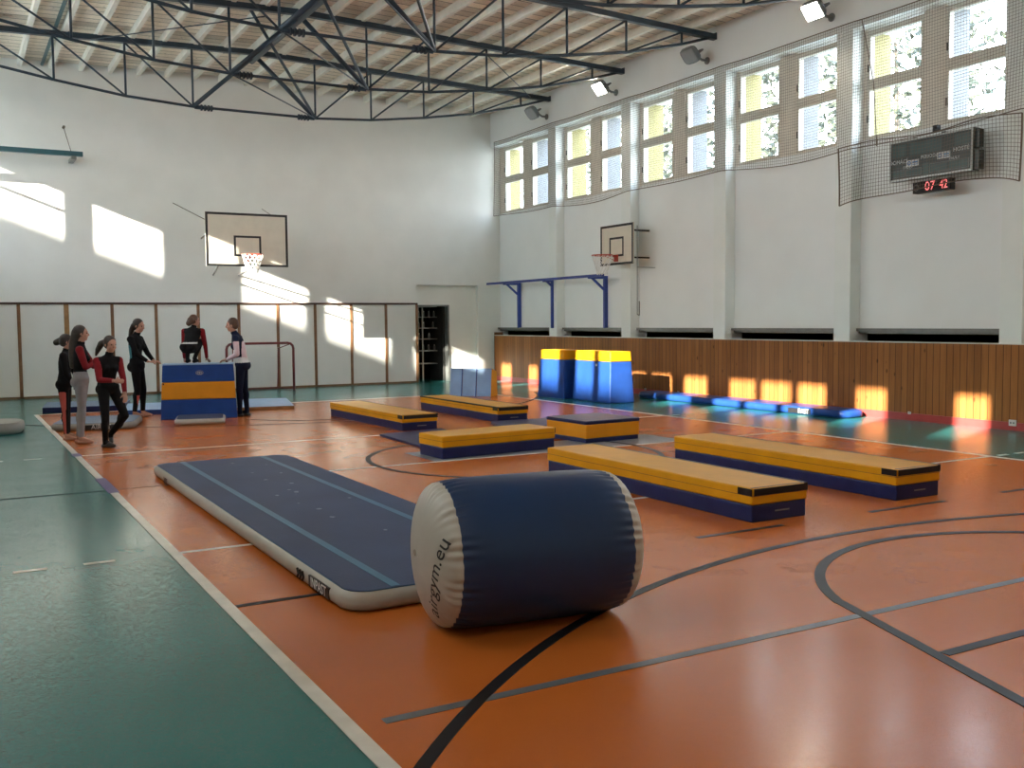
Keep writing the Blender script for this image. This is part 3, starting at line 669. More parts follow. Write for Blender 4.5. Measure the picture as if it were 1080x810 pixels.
# block E lies across
e_ = trainer('shorter yellow and navy gym block lying crosswise in the court centre', (6.56, 10.44), math.radians(94), 1.62, .58, .27, .135, dark_band=False)
MB().box(.0, .58, -.004, .001, .2, .265).build('black_trim', 'vinyl_black', e_)
# cube F
f_ = thing('gymnastics_block', 'square yellow gym block with dark blue top cover', 'gym block', (7.17, 10.66, 0), math.radians(3), GRP)
MB().box(0.01, .89, .01, .89, 0, .06).build('lower_block', 'vinyl_navy', f_, bevel=.01)
MB().box(0, .9, 0, .9, .06, .245).build('upper_block', 'vinyl_orange', f_, bevel=.012)
MB().box(-.004, .904, -.004, .904, .15, .154).build('seam', 'vinyl_yellow', f_)
MB().box(-.004, .904, -.004, .904, .243, .29).build('top_cover', 'vinyl_navy', f_, bevel=.01)
# thin blue mats on the floor
def mat_poly(name, label, pts, z0, z1, mt, side=None, cat='mat', group='thin landing mats', origin=None):
    cx = sum(p[0] for p in pts)/len(pts); cy = sum(p[1] for p in pts)/len(pts)
    o = MB().poly([(x_-cx, y_-cy) for x_, y_ in pts], 0, z1-z0)
    if side:
        o.m = [0 if abs(Vector(o.v[f[0]]).z-Vector(o.v[f[2]]).z) < 1e-6 else 1 for f in o.f]
    ob = o.build(name, [mt]+([side] if side else []), bevel=.012); ob.location = (cx, cy, z0); tag(ob, label, cat, group); return ob
mat_poly('floor_mat', 'thin dark blue folded mat on the court between three yellow blocks', [(5.16, 11.2), (5.9, 11.2), (6.3, 13.15), (5.22, 12.95)], .0, .035, 'vinyl_navy')
mat_poly('floor_mat', 'thin navy mat poking out behind the crosswise yellow block', [(7.0, 12.4), (8.1, 12.5), (8.3, 13.45), (7.3, 13.5)], .0, .05, 'vinyl_navy')
mat_poly('floor_mat', 'low dark blue mat on the floor behind the standing girls', [(1.44, 19.75), (2.75, 19.45), (3.1, 20.75), (1.62, 21.1)], .0, .11, 'vinyl_greyblue', 'vinyl_navy')
mat_poly('floor_mat', 'light blue mat showing behind the vaulting box near the woman in black', [(2.65, 18.5), (4.1, 18.1), (4.4, 19.7), (2.95, 20.1)], .0, .09, 'vinyl_lightblue', 'vinyl_blue')
m4 = mat_poly('floor_mat', 'pale blue mat with brown edge beside the coach in front of the goal', [(4.5, 18.15), (5.56, 17.95), (6.0, 19.9), (4.95, 20.2)], .0, .07, 'vinyl_lightblue', 'panel_post_light')
# ================================================================== VAULT BOX
vb = thing('vaulting_box', 'stacked vaulting box with blue, yellow and blue padded layers', 'vaulting box', (3.03, 17.17, 0), math.radians(-14))
Lw, Dp = 1.24, .62
def layer(nm, z0, z1, mt):
    def sx(z): return .05*z/.93
    a, b = sx(z0), sx(z1)
    return MB().hexa([(a, a, z0), (Lw-a, a, z0), (Lw-a, Dp-a, z0), (a, Dp-a, z0), (b, b, z1), (Lw-b, b, z1), (Lw-b, Dp-b, z1), (b, Dp-b, z1)]).build(nm, mt, vb, bevel=.014)
layer('bottom_layer', 0, .335, 'vinyl_blue'); layer('middle_layer', .337, .625, 'vinyl_orange'); layer('top_layer', .627, .915, 'vinyl_blue')
tl_ = MB().hexa([(.04, .04, .915), (Lw-.04, .04, .915), (Lw-.04, Dp-.04, .915), (.04, Dp-.04, .915), (.05, .05, .93), (Lw-.05, .05, .93), (Lw-.05, Dp-.05, .93), (.05, Dp-.05, .93)]).build('top_pad', 'vinyl_lightblue', vb)
em = MB()
for i in range(28):
    a = 2*PI*i/28; a2 = 2*PI*(i+1)/28
    for (r0, r1) in ((.055, .062),):
        em.add([(.64+1.0*r0*math.cos(a), .036, .78+.62*r0*math.sin(a)), (.64+1.0*r1*math.cos(a), .036, .78+.62*r1*math.sin(a)), (.64+1.0*r1*math.cos(a2), .036, .78+.62*r1*math.sin(a2)), (.64+1.0*r0*math.cos(a2), .036, .78+.62*r0*math.sin(a2))], [(0, 1, 2, 3)])
em.ring((.62, .034, .775), .018, .006, 14, 6, axis='Y').ring((.66, .034, .775), .018, .006, 14, 6, axis='Y').box(.634, .646, .030, .036, .755, .805)
em.build('emblem', 'track_side', vb)
MB().tube([(.06, .03, .60), (.06, .015, .60)], .015, 8).build('strap_button', 'vinyl_black', vb)
# ================================================================== INFLATABLE BOARDS
def airboard(name, label, cx, cy, L, Wd, rz, h, top='track_top', side='track_side', cr=.18, group=None, stripes=False):
    t = thing(name, label, 'air mat', (cx, cy, 0), rz, group)
    def rr(w, l, r, n=8):
        r = max(r, .01); out = []
        for qx, qy, a0 in ((w/2-r, l/2-r, 0), (-w/2+r, l/2-r, PI/2), (-w/2+r, -l/2+r, PI), (w/2-r, -l/2+r, 1.5*PI)):
            for i in range(n+1): a = a0+PI/2*i/n; out.append((qx+r*math.cos(a), qy+r*math.sin(a)))
        return out
    prof = [(-.045, 0.002), (-.018, .012*h/.1), (-.003, .03*h/.1), (0, h/2), (-.003, h-.03*h/.1), (-.018, h-.010), (-.04, h-.001)]
    vs = []; fs = []; rings = [[(x_, y_, z_) for x_, y_ in rr(Wd+2*d, L+2*d, cr+d)] for d, z_ in prof]; n = len(rings[0])
    for r_ in rings: vs += r_
    for i in range(len(rings)-1):
        for j in range(n): fs.append((i*n+j, i*n+(j+1) % n, (i+1)*n+(j+1) % n, (i+1)*n+j))
    fs.append(tuple(range(n-1, -1, -1)))
    fs.append(tuple((len(rings)-1)*n+j for j in range(n)))
    MB().add(vs, fs).build('side_wall', side, t, smooth=True)
    tp = rr(Wd-.075, L-.075, cr-.04); MB().poly(tp, h-.003, h+.003).build('top_sheet', top, t)
    if stripes:
        for sx in (-1, 1):
            MB().box(sx*Wd*.29-.028, sx*Wd*.29+.028, -L/2+.06, L/2-.06, h+.003, h+.0045).build('stripe', 'track_stripe', t)
        mb = MB().poly(rr(Wd-.07, L-.07, cr-.03), h-.002, h+.0015); mb.build('top_edge', 'track_stripe', t)
    return t, h
at, h_ = airboard('air_track', 'long slate-blue inflatable air track with pale grey sides on the orange floor', 2.57, 8.02, 5.95, 1.48, 0, .115, cr=.17, stripes=True)
def side_text(t, s_, y, x, h, size, box=True, ln=.5, flip=False, mtx='print_white'):
    # on the -x face, read from -x side (left-to-right towards -y)
    if box: MB().box(x-.0015, x+.02, y-ln/2, y+ln/2, h*.22, h*.80).build('print_panel', 'print_black', t)
    text_mesh(s_, size, 'lettering', mtx, t, axes((x-.003, y, h*.5), (0, -1, 0), (0, 0, 1)), extrude=.0008)
side_text(at, 'INPAST', -2.50, -.742, .115, .085, True, .36)
for k in range(3):
    MB().tube([(-.743, -2.20+.05*k, .032), (-.743, -2.225+.05*k, .057), (-.743, -2.20+.05*k, .085)], .008, 6).build('print_mark', 'print_black', at)
side_text(at, 'agg.', 2.15, -.742, .115, .14, False, .5, mtx='print_black')
# chalk specks on the top
random.seed(5); ch = MB()
for i in range(16):
    x_ = random.gauss(.12, .16); y_ = random.gauss(.2, .9); r_ = random.uniform(.01, .03)
    ch.poly([(x_+r_*math.cos(a)*random.uniform(.5, 1), y_+r_*1.6*math.sin(a)*random.uniform(.4, 1)) for a in lin(0, 5.4, 7)], .118, .1187)
ch.build('chalk_mark', mat('chalk', (.22, .25, .30), .9), at)
airboard('air_board', 'small air board with blue top on the floor against the vaulting box', 3.52, 16.42, .85, .78, math.radians(-14), .10, top='track_top', side='track_side', cr=.12, group='small air boards')
ab, _ = airboard('air_board', 'grey-topped air board lying at the feet of the standing girls', 2.02, 16.75, 1.35, 1.22, math.radians(-15), .11, top='vinyl_greyblue', side='silver_dark', cr=.25, group='small air boards')
MB().box(-.15, .42, -.678, -.66, .02, .085).build('print_panel', 'print_black', ab)
text_mesh('AIRFIT', .10, 'lettering', 'print_white', ab, axes((.13, -.680, .052), (1, 0, 0), (0, 0, 1)), extrude=.0008)
al, _ = airboard('air_board', 'grey inflatable mat end entering the picture on the teal floor', .04, 16.75, 1.05, 1.85, math.radians(-8), .16, top='silver_dark', side='silver_dark', cr=.35, group='small air boards')
MB().tube([(.0, -.535, .06), (.45, -.532, .07)], .022, 8).build('print_mark', 'print_black', al)
aw, _ = airboard('air_track', 'narrow blue air track laid along the red baseboard of the wooden wall', 12.60, 13.75, 5.5, .56, 0, .125, top='vinyl_blue', side='vinyl_blue', cr=.2)
MB().box(-.283, -.26, -2.05, -1.55, .02, .105).build('print_panel', 'print_black', aw)
text_mesh('FAST', .11, 'lettering', 'print_white', aw, axes((-.2845, -1.9, .06), (0, -1, 0), (0, 0, 1)), extrude=.0008)
# ================================================================== STANDING BLOCKS / WEDGES
def tall_block(label, c0, rz, L, Wd, H_, seams):
    # origin: near -x/-y corner; faces -X (length L along +y) and -Y (width)
    t = thing('foam_block', label, 'foam block', (c0[0], c0[1], 0), rz, 'tall upright foam blocks')
    b = .05
    zc = H_-.20
    def q(z): return b*(z/H_)
    def hx(z0, z1): 
        a, c_ = q(z0), q(z1)
        return [(a, a, z0), (Wd-a, a, z0), (Wd-a, L-a, z0), (a, L-a, z0), (c_, c_, z1), (Wd-c_, c_, z1), (Wd-c_, L-c_, z1), (c_, L-c_, z1)]
    MB().hexa(hx(0, zc)).build('blue_body', 'vinyl_blue', t, bevel=.025, seg=3)
    MB().hexa(hx(zc+.002, H_)).build('yellow_cap', 'vinyl_yellow', t, bevel=.02, seg=3)
    for s_ in seams:
        MB().box(q(.5)-.012, Wd-q(.5)+.012, s_-.006, s_+.006, .05, zc-.02).build('seam', 'vinyl_navy', t) if False else None
    return t
tall_block('upright blue foam block with yellow cap, smaller one further along the wooden wall', (10.87, 16.98), math.radians(4), .92, .5, 1.0, ())
tb = tall_block('wide upright blue foam block with yellow cap, dark diagonal line across its end', (10.98, 15.50), math.radians(-1), 1.36, .58, 1.0, ())
MB().tube([(.05, .015, .12), (.5, .04, .50)], .008, 6).build('dark_band', 'vinyl_navy', tb)  # dark diagonal line modelled as a thin tube
MB().tube([(.03, .50, .73), (.015, .50, .73)], .025, 10).build('white_badge', 'print_white', tb)
# leaning pale wedge
hw = thing('folding_mat', 'pale blue folding mat propped upright with yellow end', 'mat', (9.98, 18.45, 0), math.radians(37))
Lh, th, Hh, ln_ = .98, .36, .60, .07
for k in range(3):
    y0 = [0, .36, .70][k]; y1 = [.345, .685, Lh][k]
    MB().hexa([(0, y0, 0), (th, y0, 0), (th, y1, 0), (0, y1, 0), (ln_, y0, Hh), (th-.03, y0, Hh-.07), (th-.03, y1, Hh-.07), (ln_, y1, Hh)]).build('panel', ['vinyl_yellow', 'vinyl_lightblue'], hw, bevel=.01)
for o in hw.children:
    for p in o.data.polygons:
        p.material_index = 1 if p.normal.x < -.5 or p.normal.z > .5 else 0
MB().bar((ln_-.004, .352, Hh), (-.004, .352, 0), .016, .01).bar((ln_-.004, .692, Hh), (-.004, .692, 0), .016, .01).build('hinge_seam', 'vinyl_blue', hw)
# ================================================================== BIG ROLL
RR, A0, A1 = .381, Vector((2.196, 4.612, 0)), Vector((3.123, 4.466, 0))
mid = (A0+A1)/2; rl = thing('air_roll', 'big dark blue inflatable roll with pale grey end caps on the orange floor', 'air roll', (mid.x, mid.y, 0), math.atan2(A1.y-A0.y, A1.x-A0.x))
hl = (A1-A0).length/2; NS = 256
def wr_(a, amp): return 1.7*amp*(.5+.5*math.sin(a*46+.8*math.sin(a*7)))*(.6+.4*math.sin(a*11+1))
def cap_r(d):    # profile of an end cap: d from 0 (seam) to 1 (centre)
    return RR*(1-d), .13*math.sqrt(max(0, 1-(1-d)**2.3))
vs = []; fs = []
xs_ = lin(-hl, hl, 34)
for i, x_ in enumerate(xs_):
    e = min(x_+hl, hl-x_); f_in = math.exp(-(e/.028)**1.0)
    for j in range(NS):
        a = 2*PI*j/NS; r_ = RR+.012*(1-math.exp(-e/.10))-.004*f_in-wr_(a, .011)*math.exp(-(e/.05)**1.3)
        vs.append((x_, r_*math.cos(a), RR+.010+r_*math.sin(a)))
for i in range(len(xs_)-1):
    for j in range(NS): fs.append((i*NS+j, i*NS+(j+1) % NS, (i+1)*NS+(j+1) % NS, (i+1)*NS+j))
MB().add(vs, fs).build('blue_body', 'roll_blue', rl, smooth=True)
for sgn in (-1, 1):
    vs = []; fs = []; ds = [0, .012, .03, .05, .08, .12, .17, .23, .3, .38, .47, .57, .68, .8, .9, .96, .995]
    for d in ds:
        r0, xo = cap_r(d)
        for j in range(NS):
            a = 2*PI*j/NS; w_ = wr_(a, .011)*math.exp(-(d*RR/.05)**1.3)
            rr_ = r0-(w_ if d < .3 else 0)-.004*math.exp(-(d*RR/.02)); vs.append((sgn*(hl+xo), rr_*math.cos(a), RR+.010+rr_*math.sin(a)))
    for i in range(len(ds)-1):
        for j in range(NS):
            q = (i*NS+j, i*NS+(j+1) % NS, (i+1)*NS+(j+1) % NS, (i+1)*NS+j); fs.append(q if sgn > 0 else q[::-1])
    fs.append(tuple((len(ds)-1)*NS+j for j in range(NS)))
    MB().add(vs, fs).build('end_cap', 'silver', rl, smooth=True)
# lettering on the near cap
def cap_x(rho):
    d = 1-min(rho/RR, 1); return -(hl+cap_r(d)[1])-.0025
TXT_H, TXT_V, TXT_A = .222, -.065, math.radians(69)
def warp(p):
    ca, sa = math.cos(TXT_A), math.sin(TXT_A)
    h = TXT_H+p.x*ca-p.y*sa; v = TXT_V+p.x*sa+p.y*ca      # h: to the right seen from outside (-x side): local -y
    yy, zz = -h, v; rho = math.hypot(yy, zz); return Vector((cap_x(rho)-p.z, yy, RR+.01+zz))
text_mesh('airgym.eu', .118, 'lettering', 'print_black', rl, None, .0004, warp)
MB().ring((cap_x(.05)-.002, .05, RR+.02), .016, .004, 16, 6, axis='X').build('valve', 'silver', rl)
# ================================================================== WALL SOCKETS
for (y_, z_), lb in (((8.56, .11), 'white wall socket on the red baseboard nearest the viewer'), ((15.9, .12), 'small white socket on the baseboard next to the foam blocks'), ((17.0, .12), 'second small socket behind the foam blocks'), ((10.28, .12), 'tiny white fitting on the baseboard past the sunlit patch')):
    w_ = .055 if y_ < 9 else .025
    o = thing('wall_socket', lb, 'socket', (XR-.018, y_, z_), 0, 'sockets along the wooden wall')
    MB().box(-.02, 0, -w_, w_, -w_*.8, w_*.8).build('plate', 'socket', o, bevel=.004)
    MB().tube([(-.019, -w_*.4, 0), (-.022, -w_*.4, 0)], w_*.25, 10).tube([(-.019, w_*.4, 0), (-.022, w_*.4, 0)], w_*.25, 10).build('outlet', 'grey_metal', o)
# ================================================================== TREES OUTSIDE
def tree(label, x0, y0, h, rad, n, seed):
    random.seed(seed); t = thing('tree', label, 'tree', (x0, y0, -.13), 0, 'trees outside the windows')
    MB().tube([(0, 0, 0), (.1, 0, h*.4), (0, .2, h*.75)], .22, 8, r2=.08).build('trunk', 'bark', t, smooth=True)
    mb = MB()
    for _ in range(n):
        d = Vector((random.gauss(0, 1), random.gauss(0, 1), random.gauss(0, 1))).normalized()*random.uniform(.35, 1)**.6
        p = Vector((d.x*rad, d.y*rad, h*.66+d.z*h*.36)); s_ = random.uniform(.2, .42)
        u = Vector((random.uniform(-1, 1), random.uniform(-1, 1), random.uniform(-1, 1))).normalized(); v = u.orthogonal().normalized()
        mb.add([p-u*s_, p+v*s_*.5, p+u*s_, p-v*s_*.5], [(0, 1, 2, 3)])
    mb.build('foliage', 'leaf', t); return t
for i, (x_, y_, h, r_) in enumerate(((38, 31, 19, 4.5), (36, 40, 19, 4.5), (37, 50, 20, 5))):
    tree('leafy tree seen through the high windows, half lost in the glare', x_, y_, h, r_, 2800, 10+i)
# ================================================================== PEOPLE
def V(*a): return Vector(a)
def cone_cap(mb, p, q, r1, r2, n=14):
    p = Vector(p); q = Vector(q); d = (q-p); L = d.length; u, v = frame_of(d); d = d.normalized(); prof = []
    for i in range(5): a = PI/2*(1-i/4)*.98; prof.append((-r1*math.sin(a), r1*math.cos(a)))
    for i in range(5): a = PI/2*(i/4)*.98; prof.append((L+r2*math.sin(a), r2*math.cos(a)))
    vs = []; fs = []
    for t, r in prof: vs += [p+d*t+r*(math.cos(2*PI*j/n)*u+math.sin(2*PI*j/n)*v) for j in range(n)]
    for i in range(len(prof)-1):
        for j in range(n): fs.append((i*n+j, i*n+(j+1) % n, (i+1)*n+(j+1) % n, (i+1)*n+j))
    fs.append(tuple(range(n-1, -1, -1))); fs.append(tuple((len(prof)-1)*n+j for j in range(n))); mb.add(vs, fs)
def loft(mb, secs, n=20):
    # secs: (centre, side vector*halfwidth, front vector*halfdepth)
    vs = []; fs = []
    for c, a, b in secs: vs += [Vector(c)+math.cos(2*PI*j/n)*Vector(a)+math.sin(2*PI*j/n)*Vector(b) for j in range(n)]
    for i in range(len(secs)-1):
        for j in range(n): fs.append((i*n+j, i*n+(j+1) % n, (i+1)*n+(j+1) % n, (i+1)*n+j))
    fs.append(tuple(range(n-1, -1, -1))); fs.append(tuple((len(secs)-1)*n+j for j in range(n))); mb.add(vs, fs)
def remeshed(mb, vox, name, mats, parent, smooth_it=3):
    o = mb.build('tmp_body', mats, None, weld=False)
    b = bmesh.new(); b.from_mesh(o.data); bmesh.ops.recalc_face_normals(b, faces=b.faces); b.to_mesh(o.data); b.free()
    r = o.modifiers.new('r', 'REMESH'); r.mode = 'VOXEL'; r.voxel_size = vox; r.use_smooth_shade = True
    q = o.modifiers.new('s', 'SMOOTH'); q.factor = .5; q.iterations = smooth_it
    dg = bpy.context.evaluated_depsgraph_get(); dg.update(); me = bpy.data.meshes.new_from_object(o.evaluated_get(dg)); old = o.data
    bpy.data.objects.remove(o); bpy.data.meshes.remove(old); me.name = name
    p = bpy.data.objects.new(name, me); COL.objects.link(p); p.parent = parent; return p
def person(name, label, x, y, z, P):
    t = thing(name, label, 'person', (x, y, z), -YAW)
    k = P.get('k', 1.0); segs = []; mb = MB()
    def cap(nm, p, q, r1, r2): cone_cap(mb, p, q, r1*k, r2*k); segs.append((nm, Vector(p), Vector(q), (r1+r2)/2*k))
    F_ = Vector(P['f']+(0,)).normalized(); Sd = Vector((0, 0, 1)).cross(F_)       # left side of the body
    hip, waist, chest, neck, head = [Vector(P[q]) for q in ('hip', 'waist', 'chest', 'neck', 'head')]
    up_ = (neck-hip).normalized(); Fb = (F_-up_*F_.dot(up_)).normalized()
    loft(mb, [(hip-up_*.10*k, Sd*.09*k, Fb*.07*k), (hip-up_*.05*k, Sd*.150*k, Fb*.105*k), (hip+up_*.02*k, Sd*.158*k, Fb*.11*k), (hip.lerp(waist, .6), Sd*.135*k, Fb*.095*k), (waist, Sd*.118*k, Fb*.082*k),
              (waist.lerp(chest, .5), Sd*.132*k, Fb*.09*k), (chest+Fb*.01, Sd*.150*k, Fb*.105*k), (chest.lerp(neck, .45), Sd*.160*k, Fb*.09*k), (chest.lerp(neck, .78), Sd*.125*k, Fb*.065*k), (neck, Sd*.055*k, Fb*.052*k)])
    segs += [('pelvis', hip-up_*.06, hip.lerp(waist, .5), .15*k), ('torso', hip.lerp(waist, .75), chest.lerp(neck, .6), .14*k)]
    for s_ in (-1, 1): mb.ell(chest+Fb*.075*k+Sd*s_*.065*k-up_*.01, (.052*k,)*3)
    for s_ in (-1, 1): mb.ell(hip-Fb*.05*k+Sd*s_*.07*k-up_*.03*k, (.085*k,)*3)
    cap('neck', neck-up_*.03, head-V(0, 0, .06*k), .052, .047)
    # head
    H_ = Vector(P['face']).normalized(); hs = H_.cross(V(0, 0, 1)).normalized(); hu = hs.cross(H_).normalized(); R = Matrix((hs, H_, hu)).transposed()
    def hp(a, b, c): return head+R@Vector((a, b, c))*k
    def he(c, r): mb.ell(hp(*c), tuple(q*k for q in r), 18, 12, R=R)
    he((0, -.012, .025), (.074, .092, .088)); he((0, .025, -.035), (.058, .062, .075)); he((0, .055, -.082), (.026, .026, .024)); he((0, .068, -.015), (.045, .02, .03))
    cone_cap(mb, hp(0, .082, .012), hp(0, .102, -.022), .009*k, .014*k, 10)
    cone_cap(mb, hp(-.02, .078, -.055), hp(.02, .078, -.055), .009*k, .009*k, 10); he((0, .075, .03), (.05, .014, .01))
    for s_ in (-1, 1): he((s_*.075, -.005, -.008), (.010, .020, .032)); he((s_*.035, .062, -.035), (.022, .02, .022))
    segs.append(('head', hp(0, 0, -.05), hp(0, 0, .06), .085*k))
    for nm, s_ in (('l', 1), ('r', -1)):
        sh, el, wr = [Vector(q) for q in P['arm_'+nm]]
        cone_cap(mb, neck.lerp(chest, .45)+Sd*s_*.05*k, sh, .06*k, .052*k); cap('upper_'+nm, sh, el, .050, .038); cap('fore_'+nm, el, wr, .038, .025)
        # hand
        d = (Vector(P.get('hand_'+nm, wr-el))).normalized(); pn = Vector(P.get('palm_'+nm, (0, 0, -1))); pn = (pn-d*pn.dot(d)).normalized(); w_ = d.cross(pn)*s_
        palm = wr+d*.048*k; mb.ell(palm, (.040*k, .048*k, .016*k), 14, 10, R=Matrix((w_, d, pn)).transposed()); segs.append(('hand', wr+d*.02, wr+d*.12*k, .045*k))
        for i, (o_, l_) in enumerate(((-.028, .062), (-.0095, .072), (.0095, .068), (.027, .054))):
            b0 = wr+d*.078*k+w_*o_*k; b1 = b0+(d*.85+pn*.35+w_*o_*2).normalized()*l_*.5*k; b2 = b1+(d*.5+pn*.8).normalized()*l_*.5*k
            cone_cap(mb, b0-d*.02, b1, .0095*k, .0088*k, 8); cone_cap(mb, b1, b2, .0088*k, .0078*k, 8)
        t0 = wr+d*.03*k-w_*.03*k; t1 = t0+(d*.55-w_*.75+pn*.3).normalized()*.035*k; t2 = t1+(d*.9-w_*.15+pn*.4).normalized()*.03*k
        cone_cap(mb, t0, t1, .011*k, .010*k, 8); cone_cap(mb, t1, t2, .010*k, .008*k, 8)
        hj, kn, an, to = [Vector(q) for q in P['leg_'+nm]]
        cap('thigh_'+nm, hj, kn, .078, .050); cap('shin_'+nm, kn, an, .050, .033)
        cal = kn.lerp(an, .3)-(to-an).normalized()*.015; mb.ell(cal, (.045*k, .045*k, .10*k))
        fd = (to-an); fdh = fd.normalized(); hl_ = an-Vector((fdh.x, fdh.y, 0))*.035*k; hl_.z = an.z-.055*k if an.z < .12 else an.z-.03
        cap('foot_'+nm, hl_, to-fdh*.03*k, .030, .024); cone_cap(mb, an, to-fdh*.05*k, .032*k, .022*k)
    body = remeshed(mb, P.get('vox', .0095), 'body', 'skin', t)
    me = body.data
    # nearest-segment regions
    cen = [p.center.copy() for p in me.polygons]
    def near(c):
        best = None; bd = 1e9
        for nm, a, b, r in segs:
            ab = b-a; tt = max(0, min(1, (c-a).dot(ab)/max(ab.length_squared, 1e-9))); dd = (c-a-ab*tt).length/r
            if dd < bd: bd = dd; best = (nm, tt)
        return best
    reg = [near(c) for c in cen]
    nv = [v.normal.copy() for v in me.vertices]
    def shell(nm, mt, test, off=.006):
        sel = [i for i, rg in enumerate(reg) if test(rg[0], rg[1], cen[i])]
        if not sel: return
        ids = {}; vs = []; fs = []
        for i in sel:
            f_ = []
            for v in me.polygons[i].vertices:
                if v not in ids: ids[v] = len(vs); vs.append(me.vertices[v].co+nv[v]*off)
                f_.append(ids[v])
            fs.append(f_)
        m2 = bpy.data.meshes.new(nm); m2.from_pydata([tuple(v) for v in vs], [], fs); m2.materials.append(M[mt]); m2.polygons.foreach_set('use_smooth', [True]*len(fs)); m2.update()
        o = bpy.data.objects.new(nm, m2); COL.objects.link(o); o.parent = t
        sm = o.modifiers.new('thick', 'SOLIDIFY'); sm.thickness = .005; sm.offset = -1
    for a in P['clothes']: shell(*a)
    for s_ in (-1, 1):
        MB().ell(hp(s_*.031, .073, .008), (.013*k, .010*k, .008*k), 12, 8, R=R).build('eye', 'eye', t, smooth=True)
    MB().ell(hp(0, .088, -.055), (.022*k, .006*k, .006*k), 10, 6, R=R).build('lips', 'hoop_red', t, smooth=True) if P.get('lips') else None
    # hair
    hb = MB(); hb.ell(hp(0, -.026, .040), tuple(q*k for q in (.083, .094, .088)), 18, 12, R=R); hb.ell(hp(0, -.05, -.0), tuple(q*k for q in (.074, .07, .085)), 18, 12, R=R)
    for s_ in (-1, 1): hb.ell(hp(s_*.06, -.015, .01), tuple(q*k for q in (.024, .045, .06)), 12, 8, R=R)
    for q in P['hair']:
        for a, b in zip(q[:-1], q[1:]): cone_cap(hb, a[:3], b[:3], a[3], b[3], 12)
    remeshed(hb, .009, 'hair', P['haircol'], t, 3)
    return t
TOR = ('torso', 'upper_l', 'upper_r', 'fore_l', 'fore_r', 'pelvis')
isleg = lambda n: n.startswith('thigh') or n.startswith('shin')
isarm = lambda n: n.startswith('upper') or n.startswith('fore')
# girl in grey leggings
person('person', 'girl with long dark hair, red sleeves and grey leggings, arms folded', 1.55, 14.42, 0, dict(k=.92,
    f=(.93, .35), face=(.9, .35, -.02), hip=(-.015, 0, .86), waist=(-.02, 0, 1.00), chest=(-.01, 0, 1.16), neck=(-.005, 0, 1.34), head=(.015, 0, 1.485),
    arm_r=[(.045, -.145, 1.27), (.12, -.15, 1.04), (.22, .02, 1.10)], arm_l=[(-.05, .14, 1.27), (.09, .17, 1.04), (.20, .0, 1.13)], palm_r=(0, 0, -1), palm_l=(0, 0, -1),
    leg_r=[(.0, -.075, .82), (.02, -.075, .45), (.0, -.09, .075), (.19, -.12, .028)], leg_l=[(-.02, .07, .82), (-.05, .06, .45), (-.10, .06, .075), (.08, .05, .028)],
    clothes=[('leggings', 'cl_grey', lambda n, t, c: n == 'pelvis' or (isleg(n) and not (n.startswith('shin') and t > .93))),
             ('top', 'cl_black', lambda n, t, c: n == 'torso' and c.z > .97), ('sleeve', 'cl_red', lambda n, t, c: (n in ('upper_l', 'fore_l')) and not (n == 'fore_l' and t > .92)), ('sleeve', 'cl_red', lambda n, t, c: (n in ('upper_r', 'fore_r')) and not (n == 'fore_r' and t > .92))],
    hair=[[(-.04, .0, 1.50, .075), (-.085, .0, 1.36, .068), (-.10, -.02, 1.20, .06), (-.11, -.03, 1.05, .035)]], haircol='hair_dark'))
# girl behind her
person('person', 'girl with a hair bun, mostly hidden behind the girl in grey leggings', 1.42, 14.98, 0, dict(k=.88,
    f=(.9, .4), face=(.9, .35, -.05), hip=(-.03, 0, .80), waist=(-.03, 0, .94), chest=(-.02, 0, 1.08), neck=(.0, 0, 1.24), head=(.02, 0, 1.37),
    arm_r=[(.02, -.14, 1.18), (.06, -.17, .95), (.14, -.12, .78)], arm_l=[(-.04, .14, 1.18), (.03, .16, .95), (.12, .12, .78)],
    leg_r=[(-.03, -.07, .76), (-.01, -.07, .42), (.0, -.08, .07), (.16, -.11, .028)], leg_l=[(-.05, .07, .76), (-.05, .07, .42), (-.05, .07, .07), (.12, .06, .028)],
    clothes=[('leggings', 'cl_black', lambda n, t, c: n == 'pelvis' or (isleg(n) and not (n.startswith('shin') and t > .93) and not (c.y < -.105 and c.z < .7))),
             ('leg_stripe', 'cl_coral', lambda n, t, c: isleg(n) and c.y <= -.105 and c.z < .7 and not (n.startswith('shin') and t > .93)),
             ('top', 'cl_black', lambda n, t, c: n == 'torso'), ('sleeve', 'cl_black', lambda n, t, c: isarm(n) and not (n.startswith('fore') and t > .92))],
    hair=[[(-.06, 0, 1.39, .05), (-.13, 0, 1.36, .045)]], haircol='hair_dark'))
